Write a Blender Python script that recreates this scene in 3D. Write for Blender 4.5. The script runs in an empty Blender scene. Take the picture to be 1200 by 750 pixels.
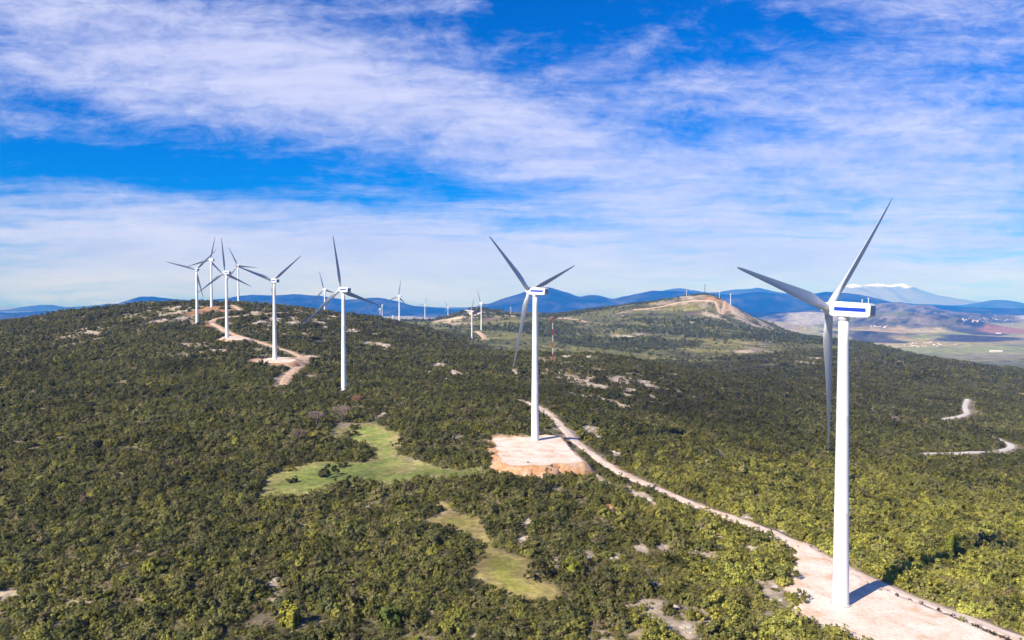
import bpy, bmesh, math, random
import numpy as np
from mathutils import Matrix, Vector

rng = np.random.default_rng(7)
random.seed(7)
scene = bpy.context.scene
COL = scene.collection
R = math.radians

# ------------------------------------------------------------------ camera model
F = 900.0                      # focal length in pixels of the 1200 px wide photograph
PITCH = R(1.46)
CP, SP = math.cos(PITCH), math.sin(PITCH)
EYE = 68.0                     # eye height above the foot of the nearest turbine

def ray(px, py):
    a = (px - 600.0) / F
    b = -(py - 375.0) / F
    dy = CP + b * SP
    return a / dy, (-SP + b * CP) / dy          # x and z gained per metre of y

def at(px, py, d):
    a, b = ray(px, py)
    return np.array([a * d, d, EYE + b * d])

# ------------------------------------------------------------------ noise
def _hash(ix, iy, seed):
    n = (ix.astype(np.int64) * 374761393 + iy.astype(np.int64) * 668265263 + seed * 1442695041) & 0xFFFFFFFF
    n = ((n ^ (n >> 13)) * 1274126177) & 0xFFFFFFFF
    n = (n ^ (n >> 16)) & 0xFFFFFFFF
    return n / 4294967295.0

def vnoise(x, y, seed=0):
    x = np.asarray(x, float); y = np.asarray(y, float)
    x0 = np.floor(x); y0 = np.floor(y)
    fx = x - x0; fy = y - y0
    fx = fx * fx * fx * (fx * (fx * 6 - 15) + 10); fy = fy * fy * fy * (fy * (fy * 6 - 15) + 10)
    a = _hash(x0, y0, seed); b = _hash(x0 + 1, y0, seed)
    c = _hash(x0, y0 + 1, seed); d = _hash(x0 + 1, y0 + 1, seed)
    return (a * (1 - fx) + b * fx) * (1 - fy) + (c * (1 - fx) + d * fx) * fy

def fbm(x, y, scale, octv=4, seed=0):
    s = 0; amp = 1; tot = 0; f = 1.0 / scale
    for i in range(octv):
        ca, sa = math.cos(i * 0.7), math.sin(i * 0.7)
        s = s + amp * vnoise((x * ca - y * sa) * f + 17.3 * i, (x * sa + y * ca) * f - 9.1 * i, seed + i)
        tot += amp; amp *= 0.5; f *= 2.03
    return s / tot

def ss(a, b, x):
    t = np.clip((x - a) / (b - a), 0, 1)
    return t * t * (3 - 2 * t)

# ------------------------------------------------------------------ terrain
DEP = np.array([30, 100, 150, 200, 270, 344, 430, 520, 655, 800, 930, 1100, 1340, 1700, 2100, 2600, 3200, 4000, 5200, 7000], float)
TAB = {   # photo column : ground height relative to the eye at those distances
 -400: [-70,-70,-70,-70,-70,-68,-65,-62,-60,-58,-58,-62,-70,-130,-220,-290,-330,-350,-350,-350],
    0: [-70,-70,-69.5,-68.5,-67,-64,-60,-55,-49.5,-44,-38,-33,-55,-100,-200,-280,-330,-350,-350,-350],
  100: [-70,-70,-69.5,-68.5,-67,-63.5,-59,-54,-47.5,-39.5,-30.5,-18,-20,-66,-160,-240,-310,-340,-350,-350],
  200: [-70,-70,-69,-68,-66,-63,-58.5,-53.5,-46,-37.5,-27.5,-12.5,-7,-46,-120,-200,-280,-330,-350,-350],
  300: [-70,-70,-69,-68,-66.5,-63.5,-60,-56,-49,-41,-31,-17,-11,-46,-120,-200,-260,-320,-350,-350],
  400: [-70,-70,-69,-68,-67,-65,-62,-60,-56,-50,-41,-30,-24,-50,-80,-85,-85,-150,-300,-350],
  500: [-70,-70,-68.5,-67.5,-66,-64,-62,-61,-61,-61,-58,-56,-53,-75,-83,-82,-86,-150,-280,-350],
  560: [-70,-70,-68.3,-67,-65,-63,-60.5,-60.5,-63,-62.5,-66,-72,-85,-95,-84,-75,-28,-110,-260,-350],
  600: [-70,-70,-68,-66.5,-64,-62,-59.5,-62,-66,-63,-64,-85,-105,-103,-85,-72,-42,-110,-250,-350],
  650: [-70,-70,-68,-66.8,-65,-63.6,-62.5,-64,-67,-66,-65.5,-92,-114,-112,-96,-78,-52,-100,-250,-350],
  700: [-70,-70,-68.5,-67.5,-67,-67,-66.5,-68,-70,-68,-68,-100,-120,-118,-104,-82,-34,-90,-250,-350],
  760: [-70,-70,-68.5,-68,-68.5,-69.5,-71,-74,-77,-74,-77,-105,-121,-121,-106,-76,-3,-80,-250,-350],
  826: [-70,-70,-68.5,-68.5,-70,-72,-75,-79,-82,-80,-88,-108,-122,-124,-110,-70,30,-60,-250,-350],
  862: [-70,-70,-68.5,-68.5,-70.5,-73.5,-77,-81,-86,-85,-92,-107,-119,-121,-110,-82,-24,-160,-300,-350],
  900: [-70,-70,-68.5,-68.5,-71,-75,-79,-83,-88,-90,-95,-105,-115,-118,-112,-100,-85,-250,-330,-350],
 1000: [-70,-69,-68.2,-69.5,-75,-81,-87,-92,-98,-102,-104,-108,-112,-116,-120,-137,-230,-310,-350,-350],
 1200: [-70,-70,-70,-74,-82,-90,-97,-103,-110,-117,-122,-127,-131,-155,-220,-290,-340,-350,-350,-350],
 1600: [-72,-72,-74,-78,-88,-98,-106,-113,-122,-130,-138,-146,-160,-200,-260,-310,-340,-350,-350,-350],
}

def pchip(x, y, xq):
    h = np.diff(x); dl = np.diff(y, axis=0) / h[:, None]
    m = np.zeros_like(y)
    w1 = (2 * h[1:] + h[:-1])[:, None]; w2 = (h[1:] + 2 * h[:-1])[:, None]
    a, b = dl[:-1], dl[1:]
    ok = a * b > 0
    with np.errstate(all='ignore'):
        hm = (w1 + w2) / (w1 / a + w2 / b)
    m[1:-1] = np.where(ok, hm, 0)
    m[0] = dl[0]; m[-1] = dl[-1]
    i = np.clip(np.searchsorted(x, xq) - 1, 0, len(x) - 2)
    t = (xq - x[i]) / h[i]
    t = np.clip(t, 0, 1)[:, None]; hh = h[i][:, None]
    return ((1 + 2 * t) * (1 - t) ** 2 * y[i] + t * (1 - t) ** 2 * hh * m[i]
            + t * t * (3 - 2 * t) * y[i + 1] + t * t * (t - 1) * hh * m[i + 1])

_cols = sorted(TAB)
_U = np.array([(c - 600) / F for c in _cols])
_Z = np.array([TAB[c] for c in _cols], float).T          # depth x column
_L = np.log(DEP)
GU = np.linspace(_U[0], _U[-1], 420); GL = np.linspace(_L[0], _L[-1], 520)
_A = pchip(_L, _Z, GL)                                    # along depth
GRID = pchip(_U, _A.T, GU).T                              # along azimuth

def base_h(x, y):
    u = np.clip(x / np.maximum(y, 1), GU[0], GU[-1])
    l = np.clip(np.log(np.maximum(y, 1)), GL[0], GL[-1])
    fu = (u - GU[0]) / (GU[1] - GU[0]); fl = (l - GL[0]) / (GL[1] - GL[0])
    iu = np.clip(fu.astype(int), 0, len(GU) - 2); il = np.clip(fl.astype(int), 0, len(GL) - 2)
    fu = fu - iu; fl = fl - il
    g = GRID
    return EYE + ((g[il, iu] * (1 - fu) + g[il, iu + 1] * fu) * (1 - fl)
                  + (g[il + 1, iu] * (1 - fu) + g[il + 1, iu + 1] * fu) * fl)

MOUNDS = [  # low hills standing on the plain: photo column, distance, height, half width, half depth
 (1085, 9200, 205, 720, 500), (1010, 9600, 90, 500, 420), (1055, 13000, 330, 700, 900), (1180, 12500, 110, 1100, 600),
 (1010, 6900, 70, 430, 160), (1110, 7000, 40, 600, 150), (950, 12000, 160, 900, 800), (1290, 10500, 200, 700, 700)]
PADS = []      # (polygon, z): ground flattened under the gravel
FIX = []       # (x, y, dz, sigma)

def height(x, y):
    x = np.asarray(x, float); y = np.asarray(y, float)
    d = y
    z = base_h(x, y)
    z = z + 1.6 * (fbm(x, y, 38, 3, 3) - .5) * ss(90, 260, d) * (1 - ss(4000, 5000, d))
    z = z + 7.0 * (fbm(x, y, 170, 3, 11) - .5) * ss(380, 900, d) * (1 - ss(4000, 5000, d))
    z = z + 34 * (fbm(x, y, 520, 4, 23) - .5) * ss(1500, 2700, d) * (1 - ss(4200, 5200, d))
    z = z + 9 * (fbm(x, y, 1500, 3, 29) - .5) * ss(4500, 6500, d)
    for (c, dd, hh, wx, wy) in MOUNDS:
        cx = (c - 600) / F * dd
        r2 = ((x - cx) / wx) ** 2 + ((y - dd) / wy) ** 2
        z = z + hh * np.exp(-r2) * (0.75 + 0.5 * fbm(x, y, 420, 3, 41))
    for (fx, fy, dz, sg) in FIX:
        z = z + dz * np.exp(-((x - fx) ** 2 + (y - fy) ** 2) / (2 * sg * sg))
    for (poly, zp, fall) in PADS:
        c = poly.mean(0)
        rad = np.sqrt(((poly - c) ** 2).sum(1)).max() + fall
        near = ((x - c[0]) ** 2 + (y - c[1]) ** 2) < rad * rad
        if near.any():
            s = poly_sd(x[near], y[near], poly)
            w = 1 - ss(0.0, fall, s)
            zz = z[near]
            z[near] = zz * (1 - w) + (zp - 0.45) * w
    return z

def poly_sd(x, y, poly):
    """signed distance to a polygon, negative inside"""
    best = np.full(x.shape, 1e18); inside = np.zeros(x.shape, bool)
    n = len(poly)
    for i in range(n):
        ax, ay = poly[i]; bx, by = poly[(i + 1) % n]
        ex, ey = bx - ax, by - ay
        t = np.clip(((x - ax) * ex + (y - ay) * ey) / (ex * ex + ey * ey + 1e-12), 0, 1)
        dd = (x - ax - t * ex) ** 2 + (y - ay - t * ey) ** 2
        best = np.minimum(best, dd)
        if ay != by:
            c = ((ay > y) != (by > y)) & (x < ex * (y - ay) / (by - ay) + ax)
            inside ^= c
    return np.where(inside, -1, 1) * np.sqrt(best)

def line_dist(x, y, pts):
    best = np.full(x.shape, 1e18)
    for i in range(len(pts) - 1):
        ax, ay = pts[i][:2]; bx, by = pts[i + 1][:2]
        ex, ey = bx - ax, by - ay
        t = np.clip(((x - ax) * ex + (y - ay) * ey) / (ex * ex + ey * ey + 1e-12), 0, 1)
        best = np.minimum(best, (x - ax - t * ex) ** 2 + (y - ay - t * ey) ** 2)
    return np.sqrt(best)

_DD = np.exp(np.linspace(math.log(120), math.log(30000), 2600))
def hit(px, py, dmin=120, dmax=30000):
    """first point of the terrain met by a line of sight of the survey"""
    a, b = ray(px, py)
    dd = _DD[(_DD >= dmin) & (_DD <= dmax)]
    g = height(a * dd, dd) - (EYE + b * dd)
    i = np.argmax(g > 0)
    if not (g > 0).any(): i = len(dd) - 1
    d = dd[i]
    if i > 0 and g[i] > 0:
        d = dd[i - 1] + (dd[i] - dd[i - 1]) * (-g[i - 1]) / (g[i] - g[i - 1] + 1e-12)
    return np.array([a * d, d, EYE + b * d])

# turbines: foot in the survey photo, distance, heading of the nose, rotor angle, tilt, hub pixel (far ones)
TURB = [
 (985, 708, 172, -39.5, 42.5, 7.5, 66.4, 37.0), (627, 516, 344, -48.5, 69, 6, 66.8, 36.1),
 (403, 458, 508, -47, 107.5, 6.5, 66.8, 36.4), (322, 421, 655, -44, 49.5, 5, 66.8, 35.5),
 (266, 396, 793, -53, 112.5, 5, 67.2, 36.4), (231, 380, 940, -38.5, 43.5, 5, 66.6, 35.8),
 (248, 360, 1096, -52, 12, 5, 67, 34.5), (279.5, 356.3, 1340, -40, 93, 5, 66.5, 36),
 (380.5, None, 1430, -50, 102, 5, 339.5, 35.5), (468, 384.5, 1630, -45, 8, 5, 67, 36),
 (448, 376.7, 3120, -45, 60, 5, 66, 34), (445.5, None, 3000, -45, 98, 5, 362, 34),
 (460.3, None, 2900, -45, 58, 5, 370.5, 30), (498, 376.3, 3120, -45, 22, 5, 67, 36),
 (525, 378.3, 3150, -45, 92, 5, 62, 34), (553, 397, 1880, -45, 16, 5, 67, 34),
 (564, 386.7, 2100, -45, 100, 5, 73, 37), (804.5, 349.5, 3150, -45, 30, 5, 32, 16),
 (843, 350.5, 3060, -45, 80, 5, 30, 15), (856, 357.5, 2960, -45, 50, 5, 42, 20), (598.6, 370, 3120, -45, 20, 5, 32, 16)]
TPOS = []
for k, (px, py, d, hd, th, tl, hh, L) in enumerate(TURB):
    if py is None:
        p = at(px, hh, d); p[2] -= 67.0
    else:
        p = at(px, py, d)
        z0 = float(height(p[0:1], p[1:2])[0])
        sg = 45 if d < 600 else (70 if d < 1700 else 110)
        if d > 2700: sg = 60
        FIX.append((p[0], p[1], p[2] - z0, sg))
    TPOS.append(p)
T1, T2 = TPOS[0], TPOS[1]

def on_plane(px, py, z):
    a, b = ray(px, py); d = (z - EYE) / b
    return (a * d, d)

PAD1_Z, PAD2_Z = T1[2], T2[2]
pad1 = np.array([on_plane(px, py, PAD1_Z) for px, py in
    [(942, 636), (934, 660), (931, 684), (938, 706), (945, 722), (962, 732), (990, 742), (1024, 754), (1060, 770), (1150, 790), (1235, 790),
     (1192, 757), (1158, 742), (1118, 725), (1085, 712), (1052, 699), (1015, 682), (978, 662)]])
pad2 = np.array([on_plane(px, py, PAD2_Z) for px, py in
    [(577, 513), (600, 513), (622, 512), (640, 509), (655, 511), (664, 522), (676, 534), (684, 541), (660, 543), (630, 545), (600, 546), (588, 540), (583, 528)]])
PADS.append((pad1, PAD1_Z, 7.0)); PADS.append((pad2, PAD2_Z, 4.0))
pad4 = np.array([on_plane(px, py, TPOS[3][2]) for px, py in [(299, 424.3), (305, 422), (315, 419.5), (330, 418.5), (342, 419), (347, 422), (341, 424.5), (322, 425.6)]])
pad5 = np.array([on_plane(px, py, TPOS[4][2]) for px, py in [(256, 397.5), (262, 394.5), (275, 394), (288, 395.5), (293, 397.5), (275, 398.6)]])
PADS.append((pad4, TPOS[3][2], 6.0)); PADS.append((pad5, TPOS[4][2], 6.0))
# the slope falls away in front of the second pad
_f = on_plane(636, 556, PAD2_Z - 2.5)
FIX.append((_f[0], _f[1], -2.0, 13)); FIX.append((_f[0] - 16, _f[1] + 6, -1.6, 12))

# ------------------------------------------------------------------ roads and clearings in world metres
def path(pxs, dmin=120, dmax=5000):
    return np.array([hit(px, py, dmin, dmax)[:2] for px, py in pxs])

def smooth(p, n=12):
    out = []
    for i in range(len(p) - 1):
        p0 = p[max(i - 1, 0)]; p1 = p[i]; p2 = p[i + 1]; p3 = p[min(i + 2, len(p) - 1)]
        for k in range(n):
            t = k / n
            out.append(0.5 * ((2 * p1) + (-p0 + p2) * t + (2 * p0 - 5 * p1 + 4 * p2 - p3) * t * t + (-p0 + 3 * p1 - 3 * p2 + p3) * t ** 3))
    out.append(p[-1])
    return np.array(out)

TRACKS = {}
TRACKS['main'] = (smooth(path([(604, 468.5), (618, 472), (634, 479), (648, 490), (662, 504), (678, 520), (700, 537), (742, 561), (800, 586), (868, 611), (922, 633), (962, 653), (1010, 676), (1060, 697), (1118, 719), (1190, 748), (1290, 790)])), 5.7)
TRACKS['ridge'] = (smooth(path([(332, 452), (336, 443), (347, 433), (356, 424), (352, 418), (340, 412), (326, 408), (304, 401), (286, 395.5), (272, 391), (258, 384), (249, 379), (251, 375), (260, 372.5), (280, 370.5), (310, 368), (340, 366.6), (365, 367.5)])), 7.0)
TRACKS['spur'] = (smooth(path([(345, 421.5), (356, 419.5), (369, 417.5)])), 13.0)
TRACKS['crest'] = (smooth(path([(284, 363.5), (277, 360), (273, 357.8)])), 7.0)
TRACKS['crest_right'] = (smooth(path([(341, 361.5), (352, 365), (362, 366.5)])), 7.0)
TRACKS['paved'] = (smooth(path([(1064, 531.5), (1095, 532), (1128, 531), (1160, 530), (1178, 527), (1185, 522), (1172, 516), (1150, 509)])), 5.0)
TRACKS['paved_far'] = (smooth(path([(1103, 492), (1118, 489.5), (1133, 485), (1131, 477), (1134, 468)])), 5.5)
TRACKS['hill'] = (smooth(path([(742, 363.5), (765, 361), (785, 357), (803, 353.5), (822, 352.5), (838, 353.5), (850, 355.5), (860, 357)])), 12.0)
TRACKS['mid'] = (smooth(path([(628, 371.5), (645, 372), (668, 374), (688, 377.5)])), 12.0)
TRACKS['quarry'] = (smooth(path([(536, 363.8), (550, 366), (566, 366), (590, 369), (605, 371)])), 11.0)
TRACKS['valley'] = (smooth(path([(559, 388.5), (563, 391), (567, 395), (568, 398)])), 13.0)

def zpoly(pts, sc, ox, oy, dmin=120, dmax=6000):
    return np.array([hit(ox + x / sc, oy + y / sc, dmin, dmax)[:2] for x, y in pts])

meadow = zpoly([(0,535),(55,430),(150,395),(270,368),(380,362),(470,366),(545,345),(562,305),(490,272),(400,260),(335,256),(360,210),(440,190),(500,182),(560,183),(600,212),(665,225),(680,270),(755,285),(668,305),(680,330),(740,355),(850,385),(950,400),(1090,384),(1080,430),(950,446),(800,440),(700,468),(600,484),(540,470),(470,492),(350,502),(250,522),(130,528)], 4, 300, 450)
strip = zpoly([(215,78),(270,95),(290,130),(370,135),(400,240),(450,255),(545,300),(545,355),(630,380),(678,420),(640,442),(560,437),(450,422),(390,392),(345,335),(385,262),(325,205),(240,178),(178,152),(225,130)], 3, 440, 560)

def blob(px, py, rx, ry, kind, dmin=120):
    c = hit(px, py, dmin); d = c[1]
    if d < 480 and isinstance(kind, str): ry *= 1.25
    a = hit(px, py + ry, dmin); b = hit(px, py - ry, dmin)
    dep = min(max(abs(b[1] - a[1]) / 2, rx * d / F * 0.4), rx * d / F * 5)
    return (c[0], c[1], rx * d / F, dep, kind)

# bare patches seen between the shrubs: w limestone, o red earth, s soil, d dead brown scrub
BARE = [blob(*b) for b in [
 (655,656,13,5,'w'),(688,650,10,3,'w'),(617,614,6,4,'w'),(613,632,6,5,'w'),(757,583,8,7,'w'),(738,575,8,5,'w'),(703,561,10,4,'w'),(655,571,14,2.5,'s'),
 (712,593,11,4,'o'),(815,649,20,3.5,'w'),(780,641,8,3,'w'),(838,640,9,3,'w'),(722,652,7,3,'w'),(752,642,6,3,'w'),(770,685,8,3,'w'),(735,711,12,4,'w'),(690,709,16,4,'o'),(705,708,8,3,'w'),
 (790,735,24,6,'w'),(760,722,12,4,'w'),(812,742,24,7,'w'),(795,717,10,6,'w'),(745,742,18,4,'s'),(830,722,10,4,'s'),
 (235,676,11,4,'s'),(295,668,6,3,'s'),(325,682,9,5,'w'),(330,695,8,4,'s'),(312,725,14,4,'s'),(388,748,10,4,'w'),(30,740,14,4,'s'),(90,602,7,2,'s'),(26,627,9,2.5,'s'),(165,700,8,3,'s'),(205,715,6,3,'s'),
 (963,618,10,6,'w'),(950,640,7,3,'s'),(1048,632,9,3,'w'),(1150,673,5,6,'s'),(1122,695,8,4,'w'),(1040,650,6,2,'w'),(1185,640,7,4,'s'),(1178,565,16,5,'d'),
 (905,684,6,4,'w'),(925,690,8,4,'w'),(915,706,9,4,'w'),(900,720,7,3,'s'),(930,716,7,5,'w'),(850,660,8,3,'w'),(880,640,6,3,'w'),(690,502,9,3,'w'),(700,512,6,2,'w'),(720,531,7,2,'w'),(875,606,8,2,'w'),(915,621,8,2,'w'),
 (447,488,6,3,'w'),(469,474,5,2.5,'w'),(440,494,4,2,'s'),
 (515,427,7,3,'w'),(533,436,8,3,'w'),(525,444,7,2.5,'w'),(545,449,3,2,'w'),(505,436,4,2,'w'),(495,427,10,4,'d'),(519,454,2.5,2.5,'w'),(541,454,3,2.5,'w'),
 (640,420,14,3,'s'),(662,418,8,1.8,'w'),(695,418,16,2.2,'w'),(668,440,16,4,'s'),(700,433,12,3,'s'),(716,445,9,4,'s'),(745,438,10,3,'s'),(680,452,8,3,'s'),(760,450,9,4,'w'),(762,465,7,3,'w'),(735,455,8,2.5,'s'),(602,437,8,4,'w'),(604,446,6,4,'w'),(642,436,8,3,'s'),(655,461,6,2,'s'),(720,470,6,2,'s'),(785,440,10,2.5,'s'),(790,455,7,2,'s'),(830,470,6,2,'s'),
 (105,390,17,1.8,'w'),(122,396,7,1.6,'w'),(95,402,5,1.8,'w'),(88,413,5,1.2,'s'),(113,423,6,3,'s'),(5,453,6,1.5,'w'),(137,400,5,1.2,'w'),(70,392,4,1.2,'s'),(58,399,4,1.2,'s'),
 (52,373,5,1.2,'w'),(62,369,5,1,'w'),(82,367,6,1.4,'w'),(72,374,3,1,'w'),(102,370,4,1,'w'),(146,369,5,1.2,'w'),(157,372,8,1.4,'s'),(192,369,8,3,'w'),(205,361,8,3,'w'),(180,360,6,1.4,'w'),(218,364,7,2.5,'w'),(190,376,10,2.5,'w'),(215,373,9,2.5,'w'),(228,360,6,3,'w'),
 (250,360.5,13,2.4,'o'),(262,364,9,2.2,'o'),(240,362,6,2.5,'s'),(246,381,8,2.5,'o'),
 (240,406,12,3,'s'),(256,411,9,2,'w'),(235,402,10,2,'s'),(305,409,7,2,'s'),(312,416,7,2,'s'),(255,428,5,1.3,'s'),(318,443,5,1.5,'s'),(365,440,6,1.5,'s'),
 (305,378,6,2.5,'w'),(320,374,8,1.5,'w'),(345,378,12,1.8,'w'),(375,378,8,2,'w'),(385,374,6,2,'w'),(300,366,9,1.5,'w'),(322,363,10,1.5,'w'),(395,371,8,1.5,'w'),(412,388,6,2,'w'),(380,383,6,1.5,'w'),(418,389,5,1.5,'w'),(430,402,6,1.5,'w'),(442,404,5,2,'w'),(452,405,4,2,'w'),(360,392,10,1.6,'s'),(440,392,5,1.6,'w'),
 (530,374,14,3,'w'),(516,375.5,9,2,'w'),(552,373,9,3,'s'),(575,373,10,3,'d'),(540,379,14,1,'w'),
 (736,394,16,1.5,'w'),(749,392,9,2,'w'),(727,394.5,8,1.2,'w'),(678,392.5,6,1,'s'),(660,373,8,1,'s'),(688,377,6,1.2,'s'),
 (848,356,13,4,'o'),(832,350,16,2.5,'o'),(862,362,12,4,'w'),(875,368,9,5,'w'),(890,376,10,4,'w'),(835,369,10,3,'w'),(812,369,12,2.5,'d'),(900,382,8,2,'w'),(815,348,16,2,'s'),(795,349,14,2,'w'),(780,355,14,2,'s'),(845,345,8,1.5,'o'),(880,380,9,2,'w'),(865,371,8,3,'w'),(925,383,9,1.5,'w'),(765,363,10,1,'s'),(733,366,14,1,'s'),
 (878,403,7,4,'s'),(886,409,12,4,'s'),(872,412,9,2,'w'),(862,410,5,1.5,'s'),(893,403,5,2,'s'),
 (1040,428,10,3,'s'),(1055,424,6,2,'w'),(1063,434,6,1.5,'w'),(1085,433,4,1.2,'w'),(940,425,12,1.5,'w'),(955,420,8,1.2,'w'),(1172,437,4,2,'s'),(900,428,9,1.5,'s'),(980,440,9,1.6,'s'),
 (1010,478,22,4,'d'),(1040,486,24,4,'d'),(1060,494,22,4,'d'),(970,466,16,3,'d'),(985,485,12,3,'d'),(920,470,14,3,'d'),(1080,545,20,4,'d'),(1130,560,26,4,'d'),(945,500,10,2,'d'),(905,486,9,1.3,'s'),(940,514,8,1.3,'s'),
 (1165,461,8,1,'w'),(1190,461,9,1.2,'w'),(1175,465,4,1,'w')]]

def bare_masks(x, y):
    n1 = fbm(x, y, 5.0, 3, 51); n2 = fbm(x, y, 16, 3, 57); n3 = fbm(x, y, 60, 2, 59)
    out = {}
    for k in 'wosd': out[k] = np.zeros(x.shape)
    for (cx, cy, rx, ry, k) in BARE:
        m = (np.abs(x - cx) < rx * 2.2) & (np.abs(y - cy) < ry * 2.2)
        if not m.any(): continue
        r = np.sqrt(((x[m] - cx) / rx) ** 2 + ((y[m] - cy) / ry) ** 2)
        nn = np.where(cy < 420, n1[m] * .65 + n2[m] * .35, n2[m] * .5 + n3[m] * .3 + n1[m] * .2)
        v = 1 - ss(.55, 1.05, r + (nn - .5) * 3.6)
        out[k][m] = np.maximum(out[k][m], v)
    return out

ROCKY = [blob(px, py, rx, ry, w) for px, py, rx, ry, w in [(705, 442, 105, 28, .66), (505, 437, 60, 14, .4), (350, 374, 90, 12, .55), (195, 366, 75, 12, .72), (868, 370, 45, 18, .6), (800, 352, 70, 8, .35), (110, 396, 60, 14, .35),
  (785, 722, 80, 32, .73), (720, 610, 110, 45, .5), (1060, 428, 80, 10, .35), (550, 374, 60, 9, .35), (430, 398, 60, 10, .4), (620, 650, 60, 25, .55), (250, 412, 50, 16, .4), (60, 372, 50, 6, .5), (760, 380, 70, 10, .25), (915, 690, 40, 35, .66), (300, 685, 70, 25, .52), (110, 670, 110, 50, .30), (480, 690, 60, 40, .30), (860, 640, 60, 25, .35), (1150, 660, 60, 40, .34)]]
def rocky(x, y):
    w = np.zeros(x.shape)
    for (cx, cy, ax, ay, k) in ROCKY:
        r = ((x - cx) / ax) ** 2 + ((y - cy) / ay) ** 2
        w = np.maximum(w, k * np.exp(-r * 1.2))
    na = fbm(x, y, 6.0, 3, 131); nb_ = fbm(x, y, 17.0, 3, 137); nc = fbm(x, y, 45.0, 3, 139)
    f1 = ss(300, 600, y); f2 = ss(1100, 2000, y)
    nd = fbm(x, y, 10.0, 3, 145)
    n = (na * .6 + nb_ * .4) * (1 - f1) + (nd * .62 + nc * .38) * f1 * (1 - f2) + (nc * .7 + nb_ * .3) * f1 * f2
    return ss(-.03, .07, w * .42 + .22 - n) * (w > .02)

def road_mask(x, y, extra=0.0):
    m = np.zeros(x.shape)
    for k, (p, w) in TRACKS.items():
        c0, c1 = p.min(0) - 25, p.max(0) + 25
        b = (x > c0[0]) & (x < c1[0]) & (y > c0[1]) & (y < c1[1])
        if not b.any(): continue
        dd = line_dist(x[b], y[b], p[::2] if len(p) > 40 else p)
        m[b] = np.maximum(m[b], 1 - ss(w / 2 + extra, w / 2 + extra + 1.2, dd))
    return m

# ------------------------------------------------------------------ materials
def mat(name):
    m = bpy.data.materials.new(name); m.use_nodes = True
    nt = m.node_tree; nt.nodes.clear()
    o = nt.nodes.new('ShaderNodeOutputMaterial')
    b = nt.nodes.new('ShaderNodeBsdfPrincipled')
    nt.links.new(b.outputs[0], o.inputs[0])
    return m, nt, b, o

def N(nt, t, **kw):
    n = nt.nodes.new(t)
    for k, v in kw.items():
        if k in n.inputs: n.inputs[k].default_value = v
        else: setattr(n, k, v)
    return n

def mixc(nt, fac, a, b, mode='MIX'):
    n = nt.nodes.new('ShaderNodeMix'); n.data_type = 'RGBA'; n.blend_type = mode
    for i, v in ((0, fac), (6, a), (7, b)):
        if isinstance(v, bpy.types.NodeSocket): nt.links.new(v, n.inputs[i])
        else: n.inputs[i].default_value = v if i == 0 else (*v[:3], 1)
    return n.outputs[2]

def math_(nt, op, a, b=0.0, c=0.0, clamp=False):
    n = nt.nodes.new('ShaderNodeMath'); n.operation = op; n.use_clamp = clamp
    for i, v in enumerate((a, b, c)):
        if isinstance(v, bpy.types.NodeSocket): nt.links.new(v, n.inputs[i])
        else: n.inputs[i].default_value = v
    return n.outputs[0]

def ramp(nt, fac, stops):
    n = nt.nodes.new('ShaderNodeValToRGB')
    e = n.color_ramp.elements
    while len(e) > 1: e.remove(e[-1])
    e[0].position = stops[0][0]; e[0].color = (*stops[0][1], 1)
    for p, c in stops[1:]:
        q = e.new(p); q.color = (*c, 1)
    nt.links.new(fac, n.inputs[0])
    return n.outputs[0]

def noise(nt, vec, scale, detail=4, rough=.55, dist=0):
    n = N(nt, 'ShaderNodeTexNoise'); n.inputs['Scale'].default_value = scale
    n.inputs['Detail'].default_value = detail; n.inputs['Roughness'].default_value = rough; n.inputs['Distortion'].default_value = dist
    if vec is not None: nt.links.new(vec, n.inputs['Vector'])
    return n.outputs['Fac']

def pos(nt): return nt.nodes.new('ShaderNodeNewGeometry').outputs['Position']

def bump(nt, bsdf, hgt, strength, dist):
    n = nt.nodes.new('ShaderNodeBump'); n.inputs['Strength'].default_value = strength; n.inputs['Distance'].default_value = dist
    nt.links.new(hgt, n.inputs['Height']); nt.links.new(n.outputs[0], bsdf.inputs['Normal'])

# ground
M_ground, nt, b, o = mat('ground_earth')
att = N(nt, 'ShaderNodeAttribute'); att.attribute_name = 'gcol'
P = pos(nt)
nA = noise(nt, P, .45, 6, .62); nB = noise(nt, P, .05, 4, .6)
v = ramp(nt, nA, [(.3, (.55, .55, .55)), (.5, (.95, .95, .95)), (.7, (1.4, 1.38, 1.34))])
v2 = ramp(nt, nB, [(.3, (.8, .8, .8)), (.7, (1.2, 1.2, 1.2))])
c = mixc(nt, 1.0, att.outputs['Color'], v, 'MULTIPLY'); c = mixc(nt, 1.0, c, v2, 'MULTIPLY')
nC = noise(nt, P, .011, 9, .7)
c = mixc(nt, 1.0, c, ramp(nt, nC, [(.36, (.55, .56, .60)), (.5, (1, 1, 1)), (.64, (1.45, 1.42, 1.34))]), 'MULTIPLY')
nt.links.new(c, b.inputs['Base Color']); b.inputs['Roughness'].default_value = .95; b.inputs['Specular IOR Level'].default_value = .15
bump(nt, b, nA, .7, .5)

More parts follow.
